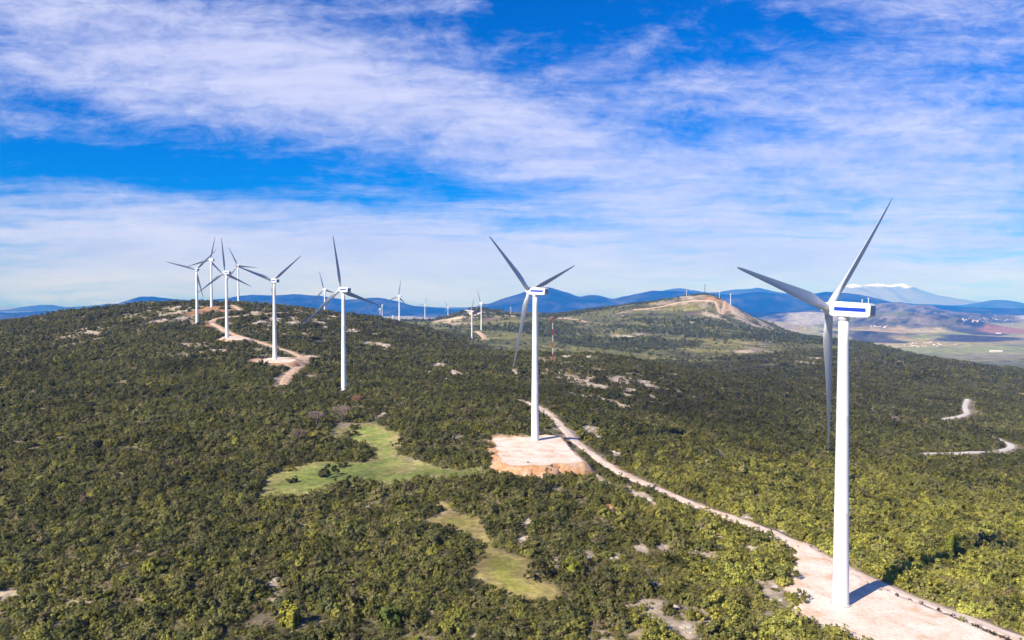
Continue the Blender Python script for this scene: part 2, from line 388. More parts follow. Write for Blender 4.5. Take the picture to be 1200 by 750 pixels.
def gravel(name, c1, c2, c3):
    m, nt, b, o = mat(name)
    P = pos(nt)
    n1 = noise(nt, P, .16, 5, .6, .4); n2 = noise(nt, P, 1.3, 5, .7); n3 = noise(nt, P, .05, 3)
    c = ramp(nt, n1, [(.32, c3), (.45, c1), (.62, c2)])
    d = ramp(nt, n2, [(.28, (.68, .66, .64)), (.5, (1, 1, 1)), (.75, (1.12, 1.12, 1.12))])
    c = mixc(nt, 1, c, d, 'MULTIPLY')
    nt.links.new(c, b.inputs['Base Color']); b.inputs['Roughness'].default_value = .95; b.inputs['Specular IOR Level'].default_value = .15
    bump(nt, b, n2, .5, .12)
    return m
M_track = gravel('track_gravel', (.72, .54, .42), (.78, .63, .52), (.62, .43, .31))
M_ridge = gravel('ridge_track_gravel', (.55, .37, .24), (.62, .46, .34), (.50, .28, .16))
M_paved = gravel('pale_road', (.58, .53, .47), (.64, .59, .53), (.52, .46, .39))
M_pad = gravel('pad_gravel', (.70, .555, .445), (.78, .665, .56), (.63, .41, .27))
M_bank = gravel('red_earth', (.50, .28, .15), (.58, .41, .28), (.42, .21, .10))

# foliage: tint carried by every plant
def leaf_mat(name, vary=.45):
    m, nt, b, o = mat(name)
    a = N(nt, 'ShaderNodeAttribute'); a.attribute_name = 'tint'; a.attribute_type = 'INSTANCER'
    g = nt.nodes.new('ShaderNodeNewGeometry')
    r = ramp(nt, g.outputs['Random Per Island'], [(0, (1 - vary,) * 3), (.6, (1, 1, 1)), (1, (1 + vary, 1 + vary * .95, 1 + vary * .5))])
    c = mixc(nt, 1, a.outputs['Color'], r, 'MULTIPLY')
    nt.links.new(c, b.inputs['Base Color'])
    b.inputs['Roughness'].default_value = .6; b.inputs['Specular IOR Level'].default_value = .22
    tr = nt.nodes.new('ShaderNodeBsdfTranslucent'); nt.links.new(c, tr.inputs['Color'])
    mx = nt.nodes.new('ShaderNodeMixShader'); mx.inputs[0].default_value = .33
    nt.links.new(b.outputs[0], mx.inputs[1]); nt.links.new(tr.outputs[0], mx.inputs[2]); nt.links.new(mx.outputs[0], o.inputs[0])
    return m
M_leaf = leaf_mat('evergreen_leaves')

M_bark, nt, b, o = mat('bark')
n1 = noise(nt, pos(nt), 4, 4); nt.links.new(ramp(nt, n1, [(.3, (.09, .07, .055)), (.7, (.2, .17, .14))]), b.inputs['Base Color']); b.inputs['Roughness'].default_value = .9
M_twig, nt, b, o = mat('bare_twigs')
a = N(nt, 'ShaderNodeAttribute'); a.attribute_name = 'tint'; a.attribute_type = 'INSTANCER'
nt.links.new(a.outputs['Color'], b.inputs['Base Color']); b.inputs['Roughness'].default_value = .9

def paint(name, c, rough=.35, dirt=.06):
    m, nt, b, o = mat(name)
    tc = nt.nodes.new('ShaderNodeTexCoord')
    mp = nt.nodes.new('ShaderNodeMapping'); mp.inputs['Scale'].default_value = (1.2, 1.2, .12)
    nt.links.new(tc.outputs['Object'], mp.inputs[0])
    n1 = noise(nt, mp.outputs[0], 1.2, 5, .6)
    lo = tuple(x * (1 - dirt * 2) for x in c)
    nt.links.new(ramp(nt, n1, [(.3, lo), (.6, c)]), b.inputs['Base Color'])
    b.inputs['Roughness'].default_value = rough
    return m
M_white = paint('white_turbine_paint', (.80, .80, .80))
M_blade = paint('pale_blade_paint', (.50, .51, .53), .3, .04)
M_blue = paint('blue_stripe_paint', (.008, .045, .40), .35, .02)
M_grey = paint('grey_metal', (.35, .36, .37), .45, .1)
M_red = paint('red_mast_paint', (.50, .045, .03), .5, .1)
M_mwhite = paint('white_mast_paint', (.78, .76, .73), .5, .1)
M_dark = paint('dark_steel', (.10, .10, .11), .5, .1)
M_conc = gravel('concrete', (.42, .40, .37), (.48, .46, .43), (.36, .34, .31))
M_house = paint('whitewashed_wall', (.60, .56, .50), .8, .1)
M_roof, nt, b, o = mat('red_roof_tiles'); n1 = noise(nt, pos(nt), .3, 3)
nt.links.new(ramp(nt, n1, [(.3, (.30, .13, .08)), (.7, (.42, .20, .13))]), b.inputs['Base Color']); b.inputs['Roughness'].default_value = .9
M_rock, nt, b, o = mat('limestone')
n1 = noise(nt, pos(nt), .8, 6, .65)
nt.links.new(ramp(nt, n1, [(.3, (.28, .24, .20)), (.5, (.45, .40, .335)), (.7, (.56, .51, .44))]), b.inputs['Base Color']); b.inputs['Roughness'].default_value = .95
bump(nt, b, n1, .8, .3)

# ------------------------------------------------------------------ mesh helpers
def mesh_np(name, verts, faces, m=None, smooth_=False, cols=None):
    """verts (n,3), faces (k,q) all of one size"""
    me = bpy.data.meshes.new(name)
    verts = np.asarray(verts, np.float32); faces = np.asarray(faces, np.int32)
    k, q = faces.shape
    me.vertices.add(len(verts)); me.vertices.foreach_set('co', verts.ravel())
    me.loops.add(k * q); me.loops.foreach_set('vertex_index', faces.ravel())
    me.polygons.add(k); me.polygons.foreach_set('loop_start', np.arange(0, k * q, q, dtype=np.int32))
    me.update(calc_edges=True)
    if smooth_: me.polygons.foreach_set('use_smooth', np.ones(k, bool))
    if m: me.materials.append(m)
    if cols is not None:
        at_ = me.attributes.new('gcol', 'FLOAT_COLOR', 'POINT')
        c4 = np.ones((len(verts), 4), np.float32); c4[:, :3] = cols
        at_.data.foreach_set('color', c4.ravel())
    me.validate()
    return me

def link(name, me, parent=None):
    o = bpy.data.objects.new(name, me); COL.objects.link(o)
    if parent: o.parent = parent
    return o

def tag(o, label=None, cat=None, group=None, kind=None):
    if label: o['label'] = label
    if cat: o['category'] = cat
    if group: o['group'] = group
    if kind: o['kind'] = kind
    return o

def empty(name, loc, rz=0.0):
    o = bpy.data.objects.new(name, None); COL.objects.link(o)
    o.location = loc; o.rotation_euler = (0, 0, rz)
    o.empty_display_size = .5
    return o

def grid_faces(nr, nc):
    i = np.arange(nr - 1)[:, None] * nc + np.arange(nc - 1)[None, :]
    return np.stack([i, i + 1, i + nc + 1, i + nc], -1).reshape(-1, 4)

def from_bm(name, bm, m, smooth_=False):
    me = bpy.data.meshes.new(name); bm.to_mesh(me); bm.free()
    for mm in (m if isinstance(m, (list, tuple)) else [m]): me.materials.append(mm)
    if smooth_: me.polygons.foreach_set('use_smooth', np.ones(len(me.polygons), bool))
    return me

def tube(bm, p, q, r0, r1, n=6):
    p = Vector(p); q = Vector(q); ax = (q - p)
    if ax.length < 1e-6: return
    z = ax.normalized(); x = z.orthogonal().normalized(); y = z.cross(x)
    a = []; b_ = []
    for i in range(n):
        t = 2 * math.pi * i / n; dirn = x * math.cos(t) + y * math.sin(t)
        a.append(bm.verts.new(p + dirn * r0)); b_.append(bm.verts.new(q + dirn * r1))
    for i in range(n):
        bm.faces.new((a[i], a[(i + 1) % n], b_[(i + 1) % n], b_[i]))
    bm.faces.new(b_); bm.faces.new(a[::-1])

def lathe(prof, n=32):
    """profile of (radius, z) -> verts, faces"""
    bm = bmesh.new(); rings = []
    for r, z in prof:
        rings.append([bm.verts.new((r * math.cos(2 * math.pi * i / n), r * math.sin(2 * math.pi * i / n), z)) for i in range(n)])
    for a, b_ in zip(rings, rings[1:]):
        for i in range(n):
            bm.faces.new((a[i], a[(i + 1) % n], b_[(i + 1) % n], b_[i]))
    bm.faces.new(rings[-1]); bm.faces.new(rings[0][::-1])
    return bm

# ------------------------------------------------------------------ ground sheet
def lerp3(c, col, w):
    return c * (1 - w[:, None]) + np.array(col)[None, :] * w[:, None]

def ground_colour(x, y):
    d = y
    n1 = fbm(x, y, 22, 4, 61); n2 = fbm(x, y, 120, 4, 67); n3 = fbm(x, y, 7, 2, 71)
    c = np.tile(np.array([.19, .155, .088]), (len(x), 1))
    c = lerp3(c, (.115, .11, .05), ss(.45, .6, n1) * .8)
    c = lerp3(c, (.32, .26, .18), ss(.56, .68, n3 * .6 + n1 * .4) * .85)
    # distant slopes: the same scrub seen from further off
    far = ss(700, 1500, d)
    g = np.tile(np.array([.135, .135, .038]), (len(x), 1))
    g = lerp3(g, (.22, .20, .058), ss(.45, .62, n2)); g = lerp3(g, (.085, .098, .032), ss(.5, .35, n1) * .7)
    c = c * (1 - far[:, None] * .85) + g * far[:, None] * .85
    m = bare_masks(x, y)
    rk = rocky(x, y); tn = fbm(x, y, 40, 3, 141)
    c = c * (1 - rk[:, None] * .9) + (np.array([.36, .285, .195])[None] * (1 - ss(.42, .58, tn))[:, None] + np.array([.54, .43, .315])[None] * ss(.42, .58, tn)[:, None]) * rk[:, None] * .9
    c = lerp3(c, (.16, .115, .085), m['d'] * .9)
    c = lerp3(c, (.30, .235, .165), m['s'] * .9)
    c = lerp3(c, (.44, .225, .11), m['o'] * .95)
    c = lerp3(c, (.52, .41, .30), m['w'] * .95)
    pat = fbm(x, y, 3.2, 3, 161); c = lerp3(c, (.20, .165, .08), (m['w'] + m['s']) * ss(.54, .62, pat) * .7 * (1 - ss(500, 900, y)))
    # grass
    for poly, ca, cb, cc in ((meadow, (.215, .25, .062), (.27, .27, .082), (.34, .265, .125)), (strip, (.26, .25, .056), (.31, .25, .088), (.36, .25, .13))):
        lo, hi = poly.min(0) - 8, poly.max(0) + 8
        b_ = (x > lo[0]) & (x < hi[0]) & (y > lo[1]) & (y < hi[1])
        if b_.any():
            s = poly_sd(x[b_], y[b_], poly) + (n3[b_] - .5) * 5
            w = 1 - ss(-.8, 1.2, s)
            cg = np.tile(np.array(ca), (b_.sum(), 1))
            cg = lerp3(cg, cb, ss(.42, .6, n1[b_])); cg = lerp3(cg, cc, ss(.52, .66, n3[b_] * .5 + n2[b_] * .5) * .8)
            cg = lerp3(cg, cc, (1 - ss(1, 7, -s)) * .55)
            c[b_] = c[b_] * (1 - w[:, None]) + cg * w[:, None]
    # earth shoulders of the tracks
    r = road_mask(x, y, .9)
    c = lerp3(c, (.38, .29, .215), r * ss(.25, .6, n3 + .15))
    for poly, z, f in PADS:
        lo, hi = poly.min(0) - 12, poly.max(0) + 12
        b_ = (x > lo[0]) & (x < hi[0]) & (y > lo[1]) & (y < hi[1])
        s = poly_sd(x[b_], y[b_], poly) + (n3[b_] - .5) * 4
        w = 1 - ss(1.0, 3.0, s); c[b_] = lerp3(c[b_], (.40, .27, .18), w)
    # the farmed plain
    pl = ss(4300, 5200, d)
    pi = pl > 0
    if pi.any():
        X, Y = x[pi], y[pi]
        wx = X + 160 * (fbm(X, Y, 900, 2, 81) - .5) ; wy = Y + 160 * (fbm(X, Y, 900, 2, 83) - .5)
        cellx = np.floor(wx / 420 + .35 * np.floor(wy / 520)); celly = np.floor(wy / 520)
        h1 = _hash(cellx, celly, 5); h2 = _hash(cellx, celly, 9)
        pal = 1.15 * np.array([[.19, .22, .05], [.36, .29, .12], [.28, .26, .08], [.42, .33, .17], [.20, .23, .06], [.32, .23, .12]])
        c2 = pal[(h1 * 5.99).astype(int)] * (.8 + .4 * h2)[:, None]
        c2 = c2 * .6 + np.array([.31, .27, .10]) * .4
        wood = fbm(X, Y * .45, 620, 4, 91)
        c2 = lerp3(c2, (.055, .055, .035), ss(.56, .62, wood) * .9)
        # hill slopes on the plain
        mz = np.zeros(len(X))
        for (cc, dd, hh, wx_, wy_) in MOUNDS:
            mz += hh * np.exp(-(((X - (cc - 600) / F * dd) / wx_) ** 2 + ((Y - dd) / wy_) ** 2))
        mm = ss(22, 60, mz + 40 * (fbm(X, Y, 200, 3, 95) - .5))
        hc = np.tile(np.array([.12, .11, .06]), (len(X), 1)); hc = lerp3(hc, (.20, .17, .14), ss(.52, .66, fbm(X, Y, 260, 4, 97))); hc = lerp3(hc, (.035, .042, .035), ss(.5, .35, fbm(X, Y, 140, 3, 99)))
        c2 = c2 * (1 - mm[:, None]) + hc * mm[:, None]
        for (px_, py_, rx, ry, col) in ((1180, 395.5, 34, 2.4, (.33, .16, .09)), (1150, 421, 90, 7, (.27, .28, .085)), (1060, 388.5, 90, 3, (.22, .25, .11)), (1165, 376, 40, 3.2, (.50, .45, .40)), (1215, 380, 22, 5, (.42, .38, .33)),
                                        (1145, 405, 50, 4, (.045, .045, .042)), (1060, 401, 55, 4, (.06, .055, .05)), (1085, 403.5, 22, 1.6, (.36, .30, .27)), (1165, 427, 60, 2.0, (.28, .24, .16)), (1030, 384, 26, 1.5, (.48, .42, .38)), (955, 384, 34, 3, (.40, .36, .32)), (1095, 366.5, 20, 1.2, (.44, .40, .36))):
            a, b2 = ray(px_, py_); dd = -410 / b2
            _, bl = ray(px_, py_ + ry); _, bh = ray(px_, py_ - ry)
            y0, y1 = -410 / bl, -410 / bh
            q = ((X / Y - a) / (rx / F)) ** 2 + ((np.log(Y) - math.log(dd)) / (math.log(y1 / y0) / 2)) ** 2
            w = 1 - ss(.75, 1.15, np.sqrt(q) + .9 * (fbm(X, Y, 330, 3, 101) - .5))
            c2 = lerp3(c2, col, w * .93)
        w = pl[pi][:, None]
        c[pi] = c[pi] * (1 - w) + c2 * w
    return np.clip(c, .01, .8)

gu = np.linspace(-1.15, 1.15, 760)
gd = np.concatenate([np.exp(np.linspace(math.log(28), math.log(110), 30))[:-1], np.exp(np.linspace(math.log(110), math.log(5200), 560)), np.exp(np.linspace(math.log(5200), math.log(41000), 180))[1:]])
UU, DDg = np.meshgrid(gu, gd)
gx = (UU * DDg).ravel(); gy = DDg.ravel()
gz = height(gx, gy)
gfaces = grid_faces(len(gd), len(gu))
ground = link('ground', mesh_np('ground', np.stack([gx, gy, gz], 1), gfaces, M_ground, True, ground_colour(gx, gy)))
tag(ground, kind='structure')

# ------------------------------------------------------------------ tracks and pads
def strip_mesh(name, p, w, m, lift, ragged):
    # resample
    seg = np.sqrt((np.diff(p, axis=0) ** 2).sum(1)); s = np.concatenate([[0], np.cumsum(seg)])
    step = max(1.2, w * .2); n = max(int(s[-1] / step), 4)
    q = np.linspace(0, s[-1], n)
    c = np.stack([np.interp(q, s, p[:, 0]), np.interp(q, s, p[:, 1])], 1)
    t = np.gradient(c, axis=0); t /= np.linalg.norm(t, axis=1)[:, None] + 1e-9
    nrm = np.stack([-t[:, 1], t[:, 0]], 1)
    wl = w / 2 + ragged * (fbm(q, q * 0 + 3, 6, 3, 5) - .5) * 2 * w / 5; wr = w / 2 + ragged * (fbm(q, q * 0 + 9, 6, 3, 8) - .5) * 2 * w / 5
    M_ = 7; vs = []
    for k in range(M_):
        f = k / (M_ - 1)
        off = -wr * (1 - f) + wl * f
        pt = c + nrm * off[:, None]
        z = height(pt[:, 0], pt[:, 1]) + lift
        if k in (0, M_ - 1): z -= lift + .12
        vs.append(np.column_stack([pt, z]))
    V = np.stack(vs, 1).reshape(-1, 3)
    return link(name, mesh_np(name, V, grid_faces(n, M_), m, True))

for k, m, lift, rg in (('main', M_track, .22, 1.0), ('ridge', M_ridge, .4, 1.1), ('spur', M_ridge, .45, 1.1), ('crest', M_ridge, .6, 1), ('crest_right', M_ridge, .6, 1), ('paved', M_paved, .45, .25), ('paved_far', M_paved, .6, .25),
                   ('hill', M_ridge, 1.2, 1.2), ('mid', M_ridge, 1.2, 1.2), ('quarry', M_track, 1.2, 1.2), ('valley', M_ridge, 1.0, 1.0)):
    nm = 'road' if k.startswith('paved') else 'dirt_track'
    tag(strip_mesh(nm, TRACKS[k][0], TRACKS[k][1], m, lift, rg), kind='structure')

def densify(poly, step):
    out = []
    for i in range(len(poly)):
        a, b_ = poly[i], poly[(i + 1) % len(poly)]
        n = max(1, int(np.linalg.norm(b_ - a) / step))
        for k in range(n): out.append(a + (b_ - a) * k / n)
    return np.array(out)

def pad(poly, z, out, top_mat, bank_mat, ragged, fac=None):
    p = densify(poly, 1.0)
    c = p.mean(0)
    s = np.arange(len(p)) * 1.0
    p = c + (p - c) * (1 + ragged * (fbm(s, s * 0, 5, 3, 31) - .5))[:, None]
    n = len(p)
    rings = [.0, .25, .5, .75, 1.0]
    V = [np.array([[c[0], c[1], z + .03]])]
    for f in rings[1:]:
        q = c + (p - c) * f
        V.append(np.column_stack([q, np.full(n, z) + .12 * (fbm(q[:, 0], q[:, 1], 9, 3, 33) - .5)]))
    V = np.concatenate(V)
    bm = bmesh.new(); vs = [bm.verts.new(v_) for v_ in V]
    for i in range(n): bm.faces.new((vs[0], vs[1 + i], vs[1 + (i + 1) % n]))
    for k in range(3):
        o0 = 1 + k * n; o1 = o0 + n
        for i in range(n): bm.faces.new((vs[o0 + i], vs[o1 + i], vs[o1 + (i + 1) % n], vs[o0 + (i + 1) % n]))
    o = link('gravel_pad', from_bm('gravel_pad', bm, top_mat, True)); tag(o, kind='structure')
    # bank of earth down to the slope
    t = np.roll(p, -1, 0) - np.roll(p, 1, 0); nr = np.stack([t[:, 1], -t[:, 0]], 1); nr /= np.linalg.norm(nr, axis=1)[:, None]
    sgn = np.sign(((p - c) * nr).sum(1).mean()); nr *= sgn
    wid = out * (.8 + .5 * fbm(s, s * 0 + 4, 7, 3, 35))
    if fac is not None: wid = wid * fac(p)
    rr = []
    zt = V[1 + 3 * n:1 + 4 * n, 2]
    for f, e in ((0, 0), (.1, .0), (.3, 0), (.5, .0), (.75, 0), (1.0, 0)):
        q = p + nr * (wid * f)[:, None] + (rng.random((n, 2)) - .5) * (1.1 if f > .1 else 0)
        hz = height(q[:, 0], q[:, 1])
        zz = zt * (1 - f) + (hz - .15) * f + (rng.random(n) - .5) * (.55 if .2 < f < .9 else 0)
        zz = np.maximum(zz, hz + .08) if f < 1 and f > 0 else zz
        if f == .1: zz = np.minimum(zz, zt - .03)
        rr.append(np.column_stack([q, zz]))
    VV = np.concatenate(rr); i = np.arange(n)
    ff = np.concatenate([np.stack([k * n + i, k * n + (i + 1) % n, (k + 1) * n + (i + 1) % n, (k + 1) * n + i], 1) for k in range(5)])
    b_ = link('earth_bank', mesh_np('earth_bank', VV, ff, bank_mat, False)); tag(b_, kind='structure')
    return p

def fac2(p):  # the bank is broad on the downhill sides only
    f = np.full(len(p), .35)
    f[p[:, 1] < T2[1] - 22] = 1.0
    f[(p[:, 0] < T2[0] - 14) & (p[:, 1] < T2[1] - 8)] = .9
    return f
rim1 = pad(pad1, PAD1_Z, 2.2, M_pad, M_track, .09)
rim2 = pad(pad2, PAD2_Z, 5.2, M_pad, M_bank, .13, fac2)
pad(pad4, TPOS[3][2], 9.0, M_pad, M_bank, .05, lambda p: np.where(p[:, 1] < TPOS[3][1], 1.0, .3))
pad(pad5, TPOS[4][2], 5.0, M_pad, M_bank, .05)

# ------------------------------------------------------------------ plants
def leaf_cloud(nclump, nleaf, size, shape, seed, flat=.75, core=.55):
    """leaf-sized quads spread in clumps through an uneven crown of about unit radius, standing on z=0"""
    r = np.random.default_rng(seed)
    cc = []
    lob = r.random((5, 3)) * 2 - 1; lob /= np.linalg.norm(lob, axis=1)[:, None]; lob[:, 2] = np.abs(lob[:, 2]); la = r.random(5) * .55
    for _ in range(nclump):
        v = r.normal(size=3); v /= np.linalg.norm(v); v[2] = abs(v[2]) if r.random() < .8 else v[2] * .5
        rad = core + (1 - core) * r.random() ** .6
        rad *= .78 + (np.maximum(lob @ v, 0) ** 3 * la).sum()
        cc.append(v * rad)
    cc = np.array(cc)
    k = r.integers(0, nclump, nleaf)
    cs = (.13 + .2 * r.random(nclump))[k]
    n = r.normal(size=(nleaf, 3)); n /= np.linalg.norm(n, axis=1)[:, None]
    p = cc[k] + n * (cs * r.random(nleaf) ** .5)[:, None]
    out = p.copy(); out[:, 2] += .25
    out /= np.linalg.norm(out, axis=1)[:, None] + 1e-6
    nn = n * .38 + out * .95 + r.normal(size=(nleaf, 3)) * .24; nn[:, 2] += .2
    nn /= np.linalg.norm(nn, axis=1)[:, None]
    p = shape(p)
    p[:, 2] = np.maximum(p[:, 2], .03)
    a = np.cross(nn, r.normal(size=(nleaf, 3))); a /= np.linalg.norm(a, axis=1)[:, None] + 1e-6
    b_ = np.cross(nn, a)
    s = size * (.6 + .8 * r.random(nleaf))[:, None]
    q = np.stack([p - a * s * .5, p + b_ * s * .36, p + a * s * .6, p - b_ * s * .36], 1)
    return q.reshape(-1, 3), np.arange(nleaf * 4).reshape(-1, 4)

def dome(w, h):
    def f(p):
        q = p.copy(); q[:, :2] *= w; q[:, 2] = (q[:, 2] + .28) * h / 1.2
        return q
    return f
def cone(w, h):
    def f(p):
        q = p.copy(); t = np.clip((q[:, 2] + .3) / 1.4, 0, 1); q[:, :2] *= (w * (1.1 - .72 * t ** 1.5))[:, None]; q[:, 2] = .25 + t * h
        return q
    return f

SHRUBS = []
for i, (nc, nl, sz, w, h, cr) in enumerate([(30, 900, .18, 1.0, 1.1, .55), (24, 760, .185, 1.05, .85, .55), (40, 1000, .17, 1.0, 1.25, .5), (20, 640, .185, .95, .9, .45), (36, 900, .18, 1.2, .75, .62), (28, 800, .175, .88, 1.4, .45)]):
    v_, f_ = leaf_cloud(nc, nl, sz, dome(w, h), 100 + i, core=cr)
    SHRUBS.append(mesh_np('shrub_leaves', v_, f_, M_leaf))
FARSH = []
for i, (nc, nl, sz, w, h) in enumerate([(12, 130, .46, 1.0, 1.1), (9, 110, .5, 1.05, .8), (14, 140, .42, 1.0, 1.3), (10, 120, .46, .8, 1.6)]):
    v_, f_ = leaf_cloud(nc, nl, sz, dome(w, h), 200 + i)
    FARSH.append(mesh_np('distant_shrub_leaves', v_, f_, M_leaf))

PAL = np.array([[.082, .086, .030], [.155, .155, .042], [.255, .240, .050], [.195, .170, .074], [.205, .145, .105], [.320, .280, .062], [.112, .118, .056]])
def tints(x, y, zz):
    n = len(x)
    px = 600 + F * x / y
    warm = ss(620, 900, px + 120 * (fbm(x, y, 90, 2, 7) - .5)) * (1 - ss(270, 480, y))       # young bright growth by the near track
    near = 1 - ss(200, 520, y)
    py = 375 - F * ((zz - EYE) / y + math.tan(PITCH))
    cloud_shade = np.exp(-(((px - 830) / 230) ** 2 + ((py - 462) / 38) ** 2))  # cloud shadow on the middle slope, painted into the scrub tints
    r = rng.random(n)
    patch = fbm(x, y, 55, 3, 13); p2 = fbm(x, y, 170, 2, 15)
    w = np.stack([.30 + .9 * ss(.5, .62, patch) + .2 * ss(300, 700, y) + 3.0 * cloud_shade, .42 + 0 * r, .10 + 1.1 * warm + .18 * near, .30 + .35 * ss(.5, .6, p2), .03 + .05 * ss(.52, .62, patch) + .55 * cloud_shade, .012 + .22 * warm, .16 * ss(300, 800, y) + .04], 1)
    w = np.cumsum(w / w.sum(1)[:, None], 1)
    k = (r[:, None] > w).sum(1)
    k = np.clip(k, 0, 6)
    c = PAL[k] * (1 + (rng.random(n) - .5) * (.58 - .28 * ss(220, 500, y)))[:, None]
    c = c * (1 - .25 * ss(220, 600, y)[:, None]) + np.array([.125, .122, .046])[None] * .25 * ss(220, 600, y)[:, None]
    # neighbours look alike
    c = c * .7 + (PAL[1] * (1 - warm[:, None] * .75) + PAL[2] * warm[:, None] * .75) * .3
    fw = ss(1400, 2200, y)[:, None] * .75
    c = c * (1 - fw) + np.array([.125, .140, .040])[None] * (.7 + .5 * rng.random(n))[:, None] * fw
    c = c * (1 + .28 * (warm * near)[:, None]) * (.30 + .80 * fbm(x, y, 11, 2, 151) + .60 * fbm(x, y, 42, 2, 153))[:, None]
    return np.clip(c * 1.2 * (1 - .32 * cloud_shade[:, None]), .01, .48)

def scatter(d0, d1, sp, umax=.80):
    nx = int(2 * umax * d1 / sp); ny = int((d1 - d0) / sp)
    X, Y = np.meshgrid(np.arange(nx) * sp - umax * d1, d0 + np.arange(ny) * sp)
    X = X.ravel() + (rng.random(nx * ny) - .5) * sp * 1.5; Y = Y.ravel() + (rng.random(nx * ny) - .5) * sp * 1.5
    k = (np.abs(X) < umax * Y + 15) & (Y > d0 - sp) & (Y < d1)
    return X[k], Y[k]

BTREES = [(371, 499, 3.2), (401, 495, 4.0), (419, 475.5, 3.0), (351, 518, 2.2)]
def plant_ok(x, y, rad, gaps=True):
    keep = np.ones(len(x), bool)
    m = bare_masks(x, y); mb = bare_masks(x, y + np.clip(rad * 2.2 * ss(0, 60, y), 0, 7) * (1 + ss(400, 900, y) * 1.5))
    for q_ in 'wos': m[q_] = np.maximum(m[q_], mb[q_] * .9)
    keep &= rng.random(len(x)) > np.clip(m['w'] * 1.05 + m['o'] * .98 + m['s'] * .9 + m['d'] * .45, 0, 1)
    keep &= rng.random(len(x)) > rocky(x, y) * .93
    gap = fbm(x, y, 9, 3, 43); reg = fbm(x, y, 130, 2, 47)
    if gaps: keep &= gap + .25 * (rng.random(len(x)) - .5) < .67 + .16 * (reg - .5)
    fz = fbm(x, y, 330, 3, 119)
    keep &= (rng.random(len(x)) < .07 + .85 * ss(.48, .58, fz)) | (y < 1500)
    for poly in (meadow, strip):
        keep &= poly_sd(x, y, poly) > rad * .45 + (1.7 if poly is meadow else .9) * (fbm(x, y, 6, 2, 163) - .5) * 2 + 1.2 * (rng.random(len(x)) - .5) - (2.6 if poly is meadow else 1.2) * (rng.random(len(x)) < .07)
    for poly, z, f in PADS:
        c = poly.mean(0); b_ = (np.abs(x - c[0]) < 90) & (np.abs(y - c[1]) < 110)
        s = np.full(len(x), 99.); s[b_] = poly_sd(x[b_], y[b_], poly)
        keep &= s > rad * .6 + .5
        if poly is pad2: keep &= ~((s < 3.0 + rad * .3 + 2.0 * rng.random(len(x))) & (y < T2[1] - 18))
        if poly is pad4: keep &= ~((s < 8) & (y < TPOS[3][1]))
    for k, (p, w) in TRACKS.items():
        c0, c1 = p.min(0) - 20, p.max(0) + 20
        b_ = (x > c0[0]) & (x < c1[0]) & (y > c0[1]) & (y < c1[1])
        if b_.any():
            s = np.full(len(x), 99.); s[b_] = line_dist(x[b_], y[b_], p[::2] if len(p) > 40 else p)
            if k == 'main': s[b_] = np.minimum(s[b_], line_dist(x[b_], y[b_] + rad[b_] * 1.5, p[::2]))
            if p[:, 1].mean() > 480:
                for e_ in ((4, 8, 11) if k.startswith('paved') else (4, 9, 14)): s[b_] = np.minimum(s[b_], line_dist(x[b_], y[b_] + e_, p[::2] if len(p) > 40 else p) + .5)
            keep &= s > w / 2 + rad * .75 + .3 + (.5 if k.startswith('paved') else 0)
    for tx, ty, tr in BTREES:
        c_ = hit(tx, ty, 120, 900); keep &= ((x - c_[0]) / tr) ** 2 + ((y - c_[1] + tr * 1.3) / (tr * 2.2)) ** 2 > 1
    for q in TPOS: keep &= (x - q[0]) ** 2 + (y - q[1]) ** 2 > 9
    return keep

PX, PY, PS, PV = [], [], [], []
def add_layer(d0, d1, sp, r0, r1, far, gaps=True):
    x, y = scatter(d0, d1, sp)
    rad = r0 + (r1 - r0) * rng.random(len(x)) ** 1.7
    big = fbm(x, y, 26, 2, 73); rad *= .75 + .55 * big
    if gaps: rad = np.where(rng.random(len(x)) < .05, rad * .5 + r1 * .85, rad)
    if d1 < 700: rad = rad * (1 + .28 * ss(700, 950, 600 + F * x / y))
    k = plant_ok(x, y, rad, gaps); x, y, rad = x[k], y[k], rad[k]
    v_ = rng.integers(0, 4, len(x)) + 6 if far else rng.integers(0, 6, len(x))
    PX.append(x); PY.append(y); PS.append(rad); PV.append(v_)
add_layer(112, 330, 1.75, .7, 2.0, False)
LOW0 = len(PX[0])
add_layer(112, 330, 1.25, .35, .75, False, False)
LOW1 = LOW0 + len(PX[1])
add_layer(330, 620, 2.3, .9, 2.3, False)
add_layer(620, 1150, 3.0, 1.0, 2.3, True)
add_layer(1150, 2000, 5.2, 1.6, 3.6, True)
add_layer(2000, 3300, 8.5, 2.4, 5.0, True)
LOW = np.zeros(sum(map(len, PX)), bool); LOW[LOW0:LOW1] = True
PX = np.concatenate(PX); PY = np.concatenate(PY); PS = np.concatenate(PS); PV = np.concatenate(PV)
# behind the crests nothing can be seen from anywhere near: thin the far layers there
gzp = height(PX, PY)
elev = (gzp - EYE) / PY
nu = 500; bins = np.clip(((PX / PY + .85) / 1.7 * nu).astype(int), 0, nu - 1)
prof_d = np.exp(np.linspace(math.log(110), math.log(3400), 420))
bu = (np.arange(nu) + .5) / nu * 1.7 - .85
HU, HD = np.meshgrid(bu, prof_d)
he = (height((HU * HD).ravel(), HD.ravel()).reshape(HU.shape) - EYE) / HD
cm = np.maximum.accumulate(he, 0)
ib = np.clip(np.searchsorted(prof_d, PY) - 3, 0, 419)
vis = (elev + 14.0 / PY) > cm[ib, bins]
LOW = LOW[vis]
PX, PY, PS, PV, gzp = PX[vis], PY[vis], PS[vis], PV[vis], gzp[vis]
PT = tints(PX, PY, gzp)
PT[LOW] = PT[LOW] * .55 + np.array([.20, .175, .065]) * .55
